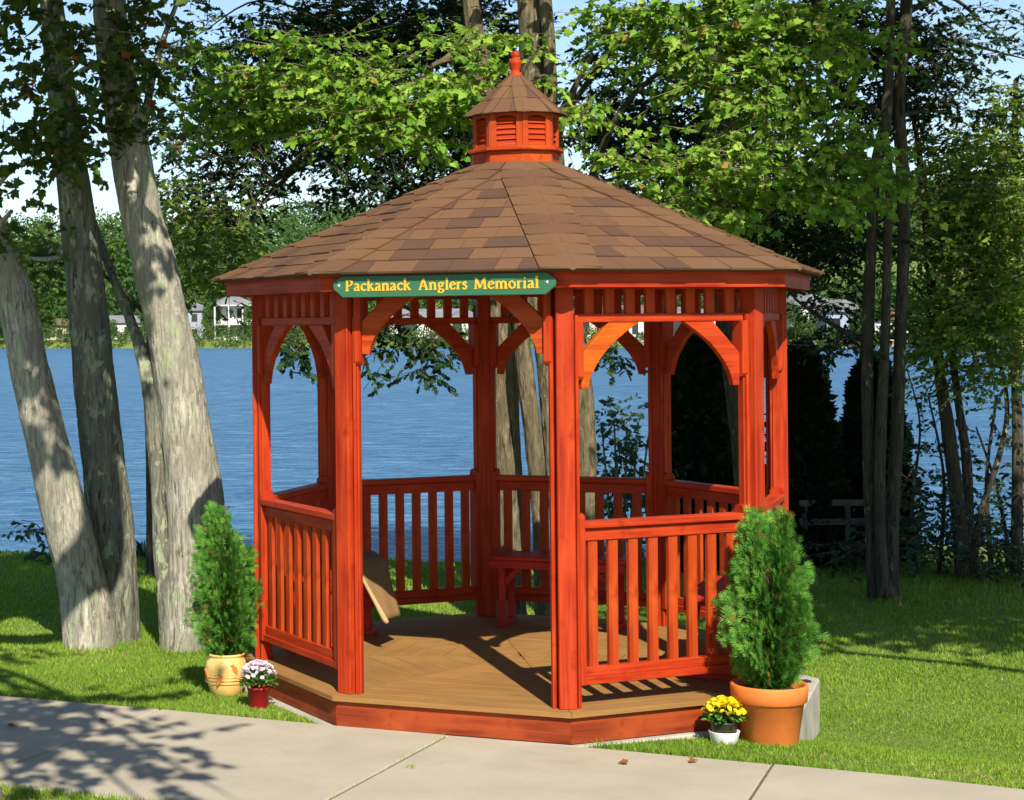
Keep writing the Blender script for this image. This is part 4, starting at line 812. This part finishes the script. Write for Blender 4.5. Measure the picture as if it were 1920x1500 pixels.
# shore conifers
def conifer(px, ytop, wpx, Y, label):
    c = at(px, 1040, Y); z = GL_(c.x, Y) ; top = at(px, ytop, Y).z; H_ = top - z; W_ = wpx * pxm(Y) / 2
    t = thing('conifer_tree', label, 'tree', (c.x, Y, z - .02), 0, 'dark conifers on the shore')
    mb = MB(); mb.tube([(0, 0, 0), (0, 0, H_ * .9)], [.07, .01], 8); mb.build('trunk', M['barkdd'], t)
    n_ = 15000; tt = rng.random(n_) ** .85; th = rng.random(n_) * 6.283
    prof = W_ * np.sqrt(np.clip(1 - tt ** 1.6, 0, 1)) * (1 + .13 * np.sin(th * 4 + tt * 25 + px) + .1 * np.sin(tt * 60 + th * 7)); rr = prof * (.55 + .45 * np.sqrt(rng.random(n_))) * (.9 + .2 * rng.random(n_))
    P = np.stack([np.cos(th) * rr, np.sin(th) * rr, tt * H_ * .98], 1); out = np.stack([np.cos(th), np.sin(th), np.full(n_, .6)], 1)
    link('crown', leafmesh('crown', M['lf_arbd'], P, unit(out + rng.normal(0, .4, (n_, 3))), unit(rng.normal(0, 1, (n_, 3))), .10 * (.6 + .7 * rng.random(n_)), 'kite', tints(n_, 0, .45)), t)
conifer(1312, 628, 140, 18.9, 'broad black green conifer seen through the right arch of the gazebo')
conifer(1508, 640, 128, 19.0, 'dark columnar conifer just right of the gazebo')
conifer(1640, 662, 128, 19.3, 'dark conifer behind the slender trunks on the right lawn')
# fence on the bank
fn = thing('rail_fence', 'short weathered post and rail fence in the shade right of the gazebo', 'fence', (6.2, 18.7, GL_(6.2, 18.7)))
for px in (1507, 1588, 1668):
    c = at(px, 930, 18.7); mb = MB(); mb.box((c.x - 6.2, 0, c.z / 2 + .1 - GL_(6.2, 18.7) / 2 - .35), (.055, .055, c.z - GL_(6.2, 18.7) + .35)); mb.build('post', M['greywood'], fn, .005)
for zz in (943, 978):
    a = at(1496, zz, 18.7); b_ = at(1676, zz - 2, 18.7); mb = MB(); mb.box(((a.x + b_.x) / 2 - 6.2, -.04, (a.z + b_.z) / 2 - GL_(6.2, 18.7)), (b_.x - a.x, .03, .065)); mb.build('rail', M['greywood'], fn, .004)
# left shore plants
c = at(80, 1075, 18.2)
tree('shore_sapling', 'small leafy sapling at the water edge behind the left trunks', 'sapling', (c.x, 18.2, GL_(c.x, 18.2)),
  [[(95, 1075, 18.2, 5), (92, 1020, 18.2, 4), (70, 985, 18.2, 2), (40, 975, 18.2, 1.5)], [(95, 1075, 18.2, 4), (105, 1040, 18.2, 3), (115, 1010, 18.2, 2)]],
  [pc(70, 985, 36, 10, 18.2, .2, 9), pc(95, 1040, 30, 16, 18.2, .2, 12), pc(40, 1000, 20, 8, 18.2, .1, 3), pc(110, 1065, 26, 10, 18.1, .2, 8)], 'oval', 'lf_shrub', 'twig', .06, 8, .16, 0, up=.5, tr=.002)
def blades(name, label, c, n_, h, spread, m_, wd=.012):
    th = rng.random(n_) * 6.283; rr = rng.random(n_) * spread; P = np.stack([np.cos(th) * rr, np.sin(th) * rr, np.zeros(n_)], 1)
    lean = unit(np.stack([np.cos(th) * .3, np.sin(th) * .3, np.ones(n_)], 1) + rng.normal(0, .16, (n_, 3))); hh = h * (.5 + .5 * rng.random(n_)); sd_ = unit(np.cross(lean, rng.normal(0, 1, (n_, 3)))) * wd / 2
    V = np.stack([P - sd_, P + sd_, P + lean * hh[:, None] * .6 + sd_ * .8, P + lean * hh[:, None] + np.array([0, 0, -.04]) + unit(lean * [1, 1, 0]) * h * .2, P + lean * hh[:, None] * .6 - sd_ * .8], 1).reshape(-1, 3)
    idx = (np.arange(n_ * 5)); return npmesh(name, V, np.full(n_, 5), idx, m_, rng.random(n_) * .7)
for px, py, h in ((268, 1062, .20), (288, 1062, .14), (452, 1052, .16)):
    c = at(px, py, 18.6); t = thing('iris_plant', {268: 'tuft of upright sword leaves by the water between the left trunks', 288: 'shorter tuft of sword leaves beside the taller one at the water edge', 452: 'tuft of sword leaves by the water behind the left potted arborvitae'}[px], 'plant', (c.x, 18.6, GL_(c.x, 18.6)))
    link('leaves', blades('leaves', '', None, 60, h * 1.25, .12, M['lf_shrub']), t)

# trees outside the frame whose shade falls into the picture
tree('maple_tree', 'tree trunk at the bottom left corner beside the path', 'tree', (-1.25, 8.45, -.06), [],
  [ell((-.55, 4.9, 4.5), (.35, .45, .2), 22), ell((-.15, 4.3, 4.6), (.35, .35, .2), 14), ell((-.9, 5.3, 4.4), (.5, .6, .3), 44), ell((-.1, 5.2, 4.7), (.22, .3, .2), 8), ell((.15, 4.3, 4.7), (.25, .2, .1), 6), ell((-.5, 4.0, 4.6), (.4, .3, .2), 14),
   ell((-1.5, 5.2, 5.0), (.7, .8, .3), 60), ell((-1.9, 6.6, 5.4), (.9, 1.2, .5), 135), ell((-3.0, 8.0, 5.6), (1.2, 1.6, .7), 165), ell((-1.9, 8.9, 5.8), (1.1, 1.3, .7), 165), ell((-2.6, 10.6, 5.8), (1.3, 1.3, .6), 165), ell((-1.4, 10.9, 5.2), (.9, 1.0, .4), 135), ell((-.9, 12.3, 5.6), (.9, 1.2, .5), 165), ell((-2.2, 12.6, 5.4), (1.2, 1.4, .5), 180), ell((-.2, 12.4, 5.2), (.6, 1.0, .3), 75), ell((-.65, 10.4, 5.1), (.45, 1.1, .3), 90), ell((-1.2, 9.4, 5.2), (.7, 1.0, .4), 120), ell((-.2, 11.9, 5.1), (.35, .6, .2), 33)],
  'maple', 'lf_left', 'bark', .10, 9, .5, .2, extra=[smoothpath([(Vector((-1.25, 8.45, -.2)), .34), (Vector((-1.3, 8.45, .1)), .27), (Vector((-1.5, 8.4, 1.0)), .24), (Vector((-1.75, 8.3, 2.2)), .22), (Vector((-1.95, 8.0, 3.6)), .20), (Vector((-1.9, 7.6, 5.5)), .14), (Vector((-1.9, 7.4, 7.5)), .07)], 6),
smoothpath([(Vector((-1.9, 7.6, 5.5)), .15), (Vector((-1.45, 8.2, 4.75)), .15), (Vector((-.80, 8.7, 4.12)), .155), (Vector((-.34, 8.8, 4.45)), .16), (Vector((-.42, 8.8, 5.5)), .15), (Vector((-.54, 8.8, 6.8)), .14), (Vector((-.69, 8.8, 8.3)), .12)], 6)], tr=.006)  # unseen hooked limb, added to cast shade on the dark left stem
SHD = [ell((x_, y_, z_), (.7, .5, .22), 26) for x_, y_, z_ in ((4.5, 9.9, 5.3), (5.1, 10.4, 5.4), (5.6, 9.6, 5.3), (6.3, 10.2, 5.5), (6.9, 9.4, 5.4), (5.0, 8.9, 5.5), (6.2, 8.7, 5.3), (7.4, 10.2, 5.3), (4.4, 10.8, 5.2), (5.9, 10.9, 5.2), (6.8, 8.3, 5.4), (7.6, 8.9, 5.4))]
for (x0, x1, y0, y1, z0, z1, nn) in ((5.5, 7.0, 8.6, 13.0, 5.2, 8.0, 24), (7.0, 10.0, 8.6, 11.4, 5.0, 6.3, 16), (5.7, 6.9, 5.5, 10.5, 7.5, 11.5, 24)):
    for i in range(nn): SHD.append(ell((random.uniform(x0, x1), random.uniform(y0, y1), random.uniform(z0, z1)), (.75, .75, .4), 26))
tree('oak_tree', 'large tree beyond the right edge whose crown shades the far lawn', 'tree', (8.5, 9.5, -.3), [], SHD, 'oak', 'lf_oak', 'barkdd', .17, 8, .6, 0,
  extra=[smoothpath([(Vector((8.5, 9.5, -.4)), .45), (Vector((8.4, 9.5, 1.5)), .33), (Vector((8.2, 9.3, 5)), .28), (Vector((8.0, 9.0, 9)), .16), (Vector((7.9, 9, 11.5)), .07)], 6)], tr=.008)
tree('oak_tree', 'leaning bare limbed tree outside the right edge whose shadow crosses the lawn', 'tree', (9.3, 2.9, -.1), [], [], 'oak', 'lf_oak', 'barkdd',
  extra=[smoothpath([(Vector((9.3, 2.9, -.3)), .22), (Vector((9.25, 2.95, 2)), .18), (Vector((8.9, 3.4, 4.4)), .13), (Vector((7.4, 4.95, 5.7)), .08), (Vector((6.3, 6.05, 6.0)), .06), (Vector((5.15, 7.1, 6.05)), .045), (Vector((4.4, 7.8, 6.1)), .02)], 6)])
MT = [ell((random.uniform(-.6, 5.2), random.uniform(14.0, 17.0), random.uniform(5.3, 8.6)), (.85, .8, .4), 30) for i in range(40)]
tree('maple_tree', 'high maple crown above the picture over the trunks behind the gazebo', 'tree', (2.31, 16.0, -.35), [], MT, 'kite', 'lf_maple', 'barkdd', .15, 9, .55, .2,
  extra=[smoothpath([(Vector((2.31, 16.0, -.5)), .09), (Vector((2.31, 16.0, 2.5)), .085), (Vector((2.2, 15.9, 5.5)), .08), (Vector((1.9, 15.8, 8.5)), .05)], 6)], tr=.008)
# crown tops of the shore trees above the frame
TOPS = [ell((random.uniform(3.3, 6.6), random.uniform(14.2, 18.5), random.uniform(5.6, 8.5)), (.8, .8, .45), 26) for i in range(30)]
tree('oak_tree', 'tall oak on the right bank rising out of the picture above the slender trunks', 'tree', (8.9, 17.6, -.4), [], TOPS, 'oak', 'lf_oak', 'barkdd', .16, 8, .6, 0,
  extra=[smoothpath([(Vector((8.9, 17.6, -.5)), .3), (Vector((8.8, 17.6, 3)), .22), (Vector((7.6, 17.2, 6)), .15), (Vector((6.5, 16.6, 8)), .06)], 6)], tr=.008)

# ------------------------------------------------------------ far shore: trees, houses, wooded hill
def crown_pts(lobes, k_):
    P, N, T = [], [], []
    for j in range(lobes):
        a = random.random() * 6.283; t = j / lobes; r_ = .34 * math.sin(math.pi * (.18 + .75 * t)); x, y, z, q_ = r_ * math.cos(a), r_ * math.sin(a), .24 + .62 * t, .14 + .10 * random.random()
        q = unit(rng.normal(size=(k_, 3))); P.append(np.array([x, y, z]) + q * np.array([q_, q_, q_ * .8]) * (.72 + .38 * rng.random((k_, 1)))); N.append(q); T.append(np.full(k_, rng.normal(0, .13)))
    return np.concatenate(P), np.concatenate(N), np.concatenate(T)
def fartree_mesh(i):
    P, N, T = crown_pts(10 + i % 4, 420); k_ = len(P)
    return leafmesh('crown', M['lf_far'], P, unit(rng.normal(0, 1, (k_, 3))), unit(N + rng.normal(0, .5, (k_, 3))), .048 * (.6 + .8 * rng.random(k_)), 'kite', tints(k_, T, (.3, .45, .62)[i % 3], .15, 0))
protos = [fartree_mesh(i) for i in range(6)]
mb = MB(); mb.tube([(0, 0, 0), (0, 0, .5), (0, 0, .8)], [.03, .022, .008], 6); ftr = mb.mesh('trunk', M['barkd'])
def shoreY(px, d): return 268 - .72 * max(-40, min(120, (px - PX) / F * 255)) + d
for k_, (px, dy, ty, wd, lab) in enumerate((
  (20, 7, 560, .9, 'far shore tree at the very left edge, left of the low beige house'), (62, 8, 552, 1., 'far shore tree just left of the low beige house'), (150, 7, 560, .9, 'far shore tree between the low beige house and the second left trunk'),
  (205, 9, 590, .8, 'small far shore tree left of the low white house'), (300, 10, 545, .9, 'far shore tree between the low white house and the grey house'), (398, 8, 560, .55, 'slim dark far shore tree between the grey house and the white balcony house'),
  (345, 4.5, 618, 1.3, 'low far shore tree in front of the grey house'), (130, 4.5, 622, 1.5, 'low bush-like far shore tree in front of the left bank'), (495, 8, 540, .8, 'far shore tree right of the white balcony house, behind the gazebo fascia'),
  (560, 8, 596, 1.2, 'far shore tree seen through the left arch of the gazebo'), (665, 9, 575, 1., 'far shore tree behind the left front post'), (720, 9, 570, 1., 'far shore tree left of the long white building under the sign'), (1180, 9, 590, .8, 'far shore tree between the beige building and the white house with brown roof'),
  (1492, 9, 560, .9, 'far shore tree immediately right of the gazebo fascia'), (1560, 18, 545, 1., 'tall far shore tree behind the white house right of the gazebo'), (1555, 6, 606, .8, 'small far shore tree between the white house and the blue grey cottage'),
  (1640, 10, 565, 1., 'far shore tree right of the blue grey cottage'), (1745, 9, 570, 1., 'far shore tree behind the leaning dark trunks'), (1820, 9, 575, 1., 'far shore tree left of the straight trunk at the right edge'), (1905, 9, 570, 1., 'far shore tree at the very right edge'))):
    Yd = shoreY(px, dy); c = at(px, 640, Yd); z = GL_(c.x, Yd); H_ = at(px, ty, Yd).z - z
    t = thing('far_tree', lab, 'tree', (c.x, Yd, z - .3), random.random() * 6, 'trees on the far shore')
    o = link('crown', protos[k_ % 6], t); o.scale = (H_ * wd, H_ * wd, H_ * 1.05); o = link('trunk', ftr, t); o.scale = (H_, H_, H_)
# woods behind the houses and up the hill: one mass of crowns
hp, hn, hs, ht = [], [], [], []
def wood_tree(px, Yd, H_, wide, k_):
    c = at(px, 600, Yd); z = GL_(c.x, Yd); P_, N_, T_ = crown_pts(7, k_)
    hp.append(P_ * np.array([H_ * wide, H_ * wide, H_]) + np.array([c.x, Yd, z])); hn.append(N_); hs.append(np.full(len(P_), H_ * .075)); ht.append(T_ + rng.normal(0, .1))
for px in list(range(-60, 1980, 17)) + list(range(-900, -60, 34)) + list(range(1980, 3000, 34)):
    Yd = shoreY(px, random.uniform(20, 58)); ty = np.interp(px, [0, 100, 240, 330, 480, 600, 900, 1400, 1500, 1600, 1960], [500, 530, 500, 545, 545, 530, 520, 520, 490, 510, 510]) + random.uniform(-26, 26)
    c = at(px, ty, Yd); wood_tree(px, Yd, c.z - GL_(c.x, Yd), random.uniform(.7, 1.0), 70)
for i in range(1150): wood_tree(random.uniform(-80, 2000) if i < 900 else random.choice((random.uniform(-900, -80), random.uniform(2000, 3000))), random.uniform(335, 620), random.uniform(9, 16), random.uniform(.8, 1.1), 26)
bp, bn, bs, bt = [], [], [], []
for px in np.arange(-70, 1990, 5.5):
    hgt = random.uniform(.9, 2.6) * (1 if px < 1150 else .45); Yd = shoreY(px, random.uniform(-.5, 7) if px < 1150 else random.uniform(6, 12)); c = at(px, 640, Yd); q = unit(rng.normal(size=(90, 3))); q[:, 2] = np.abs(q[:, 2])
    bp.append(np.array([c.x, Yd, GL_(c.x, Yd) + hgt * .15]) + q * np.array([hgt * .95, hgt * .8, hgt]) * (.7 + .4 * rng.random((90, 1)))); bn.append(q); bs.append(np.full(90, .32)); bt.append(np.full(90, rng.normal(.05, .18)))
bp = np.concatenate(bp); bn = np.concatenate(bn); bs = np.concatenate(bs); bt = np.concatenate(bt)
link('shore_bushes', leafmesh('shore_bushes', M['lf_far'], bp, unit(rng.normal(0, 1, (len(bp), 3))), unit(bn + rng.normal(0, .4, (len(bp), 3))), bs * (.7 + .6 * rng.random(len(bp))), 'kite', tints(len(bp), bt, .42, .15, 0)), kind='stuff')
hp = np.concatenate(hp); hn = np.concatenate(hn); hs = np.concatenate(hs); ht = np.concatenate(ht); n2 = len(hp)
link('far_woods', leafmesh('far_woods', M['lf_far'], hp, unit(rng.normal(0, 1, (n2, 3))), unit(hn + rng.normal(0, .4, (n2, 3))), hs * (.7 + .6 * rng.random(n2)), 'kite', tints(n2, ht, .38, .15, 0)), kind='stuff')
def house(px, Yo, w_, h, dpt, wall, roofm, label, rz=0, rise=1.8, rows=2, cols=4, gable=True, porch=False):
    xw = (px - PX) / F * 262; Yd = 268 - .72 * max(-40, min(120, xw)) + Yo; c = at(px, 640, Yd); z = GL_(c.x, Yd) - .4
    t = thing('house', label, 'house', (c.x, Yd, z), rz)
    mb = MB(); mb.box((0, dpt / 2, h / 2), (w_, dpt, h)); mb.build('wall', M[wall], t)
    mb = MB(); o = .4
    if gable: mb.prism([(-w_ / 2 - o, h + .01), (w_ / 2 + o, h + .01), (0, h + rise)], lambda a, b_, q: Vector((a, q, b_)), -o, dpt + o)
    else: mb.prism([(-o, h + .01), (dpt + o, h + .01), (dpt / 2, h + rise)], lambda a, b_, q: Vector((q, a, b_)), -w_ / 2 - o, w_ / 2 + o)
    mb.build('roof', M[roofm], t)
    for r_ in range(rows):
        for k in range(cols):
            xx = -w_ / 2 + (k + .5) * w_ / cols; zz = (r_ + .55) * h / rows; mb = MB(); mb.box((xx, -.03, zz), (w_ / cols * .5, .06, h / rows * .5)); mb.build('window', M['window'], t)
    if porch:
        for r_ in range(1, rows + 1):
            mb = MB(); mb.box((0, -.9, r_ * h / rows - .1), (w_ + .3, 1.8, .18)); mb.build('balcony', M['wallwhite'], t)
        for k in range(4):
            mb = MB(); mb.box((-w_ / 2 + k * w_ / 3, -1.7, h / 2), (.22, .22, h)); mb.build('column', M['wallwhite'], t)
house(365, 12, 5.2, 4.6, 7, 'wallgrey', 'roofgrey', 'grey two storey house with dark windows on the far shore left of the gazebo', 0, 1.4, 2, 3)
house(440, 10, 6.2, 5.6, 7, 'wallwhite', 'roofgrey', 'white house with balconies and tall columns on the far shore beside the grey house', .1, 1.5, 2, 4, True, True)
house(240, 12, 6.5, 2.9, 6, 'wallwhite', 'roofgrey', 'low white house on the far shore between the left trunks', 0, 1.2, 1, 3, False)
house(112, 11, 5.5, 2.6, 6, 'wallbeige', 'roofbrown', 'low beige house on the far shore near the left edge', 0, 1.2, 1, 3, False)
house(800, 10, 10, 3.3, 7, 'wallwhite', 'roofgrey', 'long white building on the far shore seen through the entrance arch', 0, 1.3, 1, 2, False)
house(875, 9, 5, 3.1, 7, 'wallwhite', 'roofgrey', 'white gabled cottage on the far shore right of the long white building', 0, 1.3, 1, 2)
house(1125, 9, 9, 3.4, 7, 'wallbeige', 'roofbrown', 'beige building on the far shore seen under the orange brace', 0, 1.2, 1, 5, False)
house(1225, 9, 6, 3.4, 7, 'wallwhite', 'roofbrown', 'white house with brown roof on the far shore behind the right arch', 0, 1.3, 1, 4, False)
house(1300, 9, 6, 3.2, 7, 'wallwhite', 'roofgrey', 'white boathouse on the far shore above the conifer top', 0, 1.2, 1, 3)
house(1525, 14, 5.5, 4.2, 7, 'wallwhite', 'roofgrey', 'white house with grey roof on the far shore just right of the gazebo roof', 0, 1.5, 2, 3)
house(1585, 13, 4.6, 3.6, 7, 'wallblue', 'roofgrey', 'blue grey cottage on the far shore behind the slender trunks', 0, 1.5, 1, 2)
house(1690, 14, 6, 3.2, 7, 'wallwhite', 'roofbrown', 'white house with brown roof on the far shore between the dark trunks', 0, 1.4, 1, 3)

# ------------------------------------------------------------ grass
def inpad(x, y):
    dx, dy = x - 1.83, y - 11.1; c, s_ = math.cos(-GTH), math.sin(-GTH); u = dx * c - dy * s_; v_ = dx * s_ + dy * c; return np.maximum.reduce([abs(u), abs(v_), (abs(u) + abs(v_)) * .7071]) < 1.625
NEARX = [pf[k][1][0] for k in range(-4, 6)]; NEARY = [pf[k][1][1] for k in range(-4, 6)]
Gx, Gy, Gh = [], [], []
for (y0, y1, dens, h) in ((7.6, 11.2, 9000, .024), (11.2, 13.5, 5500, .027), (13.5, 16.2, 2600, .034), (16.2, 19.6, 1400, .042)):
    n_ = int((y1 - y0) * (.60 * y1 + .6) * dens); y = y0 + (y1 - y0) * rng.random(n_); x = -.13 * y - .3 + (.60 * y + .6) * rng.random(n_)
    ny_ = np.interp(x, NEARX, NEARY); fy = farY(x); ok = ((y > fy - .004) | (y < ny_ + .004)) & ~inpad(x, y)
    edge = (np.abs(y - fy) < .09) | (np.abs(y - ny_) < .08)
    x, y, edge = x[ok], y[ok], edge[ok]; Gx.append(x); Gy.append(y)
    pat = .5 + .5 * np.sin(x * 3.1 + 1.3 * np.sin(y * 2.2)) * np.sin(y * 2.7 + x)
    for cx, cy, cr in ((-.86, 13.1, .30), (-.66, 13.35, .26), (-.2, 13.0, .27), (6.0, 16.6, .3)): edge = edge | ((np.hypot(x - cx, y - cy) < cr) & (rng.random(len(x)) < .8))
    Gh.append(h * (.55 + .75 * rng.random(len(x))) * (.75 + .5 * pat) * np.where(edge, 1.7, 1))
x = np.concatenate(Gx); y = np.concatenate(Gy); h = np.concatenate(Gh); n_ = len(x)
P = np.stack([x, y, gz(x, y) - .004], 1); th = rng.random(n_) * 6.283; sd_ = np.stack([np.cos(th), np.sin(th), 0 * th], 1); wd = (.0028 + .0022 * rng.random(n_)) * (1 + .9 * S((y - 10) / 8))
lean = unit(np.stack([rng.normal(0, .45, n_), rng.normal(0, .45, n_), np.ones(n_)], 1)); a = P - sd_ * wd[:, None]; b_ = P + sd_ * wd[:, None]; c = P + lean * h[:, None]
V = np.stack([a, b_, c], 1).reshape(-1, 3); dry = .5 + .5 * np.sin(x * 1.9 + .7) * np.sin(y * 1.4 + x * .6)
tn = np.clip(rng.normal(.5, .2, n_) + .25 * (dry - .5), 0, .93); tn[rng.random(n_) < .02 + .05 * (dry > .8)] = 1
link('grass', npmesh('grass', V, np.full(n_, 3), np.arange(n_ * 3), M['grassb'], tn), kind='stuff')
print('grass', n_)
# small weeds and tufts in the path joint and against the skirt
tx, ty = [], []
for k, n2 in ((1, 70), (2, 10), (0, 12)):
    f0, f1 = np.array(pf[k][0]), np.array(pf[k][1]); t = rng.random(n2); q = f0 + (f1 - f0) * t[:, None]; tx.append(q[:, 0] + rng.normal(0, .006, n2)); ty.append(q[:, 1])
q = np.array([.93, 8.96]) + rng.normal(0, .018, (50, 2)); tx.append(q[:, 0]); ty.append(q[:, 1])
x = np.concatenate(tx); y = np.concatenate(ty); n2 = len(x); P = np.stack([x, y, np.full(n2, -.012)], 1); c = P + unit(np.stack([rng.normal(0, .6, n2), rng.normal(0, .6, n2), np.ones(n2)], 1)) * (.018 + .02 * rng.random((n2, 1)))
sd_ = unit(rng.normal(0, 1, (n2, 3)) * [1, 1, 0]) * .003; V = np.stack([P - sd_, P + sd_, c], 1).reshape(-1, 3)
link('joint_weeds', npmesh('joint_weeds', V, np.full(n2, 3), np.arange(n2 * 3), M['grassb'], .4 + .6 * rng.random(n2)), kind='stuff')
# fallen leaves on path and lawn
spots = [at(12, 1365, 9.9), at(188, 1354, 10.2), at(815, 1374, 9.6), at(1175, 1432, 9.2)]
for i, (px, py) in enumerate(((14, 1365), (190, 1355), (818, 1374), (1178, 1433), (1303, 1428))):
    a_ = (py - 750 + 137.6); Yd = F * HC / (a_ + (px - PX) * math.sin(ROLL)); p = at(px, py, Yd)
    me = leafmesh('fallen_leaf', M['lf_left'], np.array([[0, 0, .0]]), np.array([[math.cos(i), math.sin(i), 0.05]]), np.array([[.1, -.2, 1.0]]), .05, 'maple', np.array([1.0]))
    o = link('fallen_leaf', me, None, (p.x, p.y, .012)); o['label'] = ['red brown leaf on the path at the left edge', 'small brown leaf on the shaded part of the path', 'brown leaf at the skirt board end of the path joint', 'curled brown leaf on the sunlit path right of the middle', 'small brown leaf on the path near the right lawn edge'][i]; o['category'] = 'fallen leaf'; o['group'] = 'leaves fallen on the path'
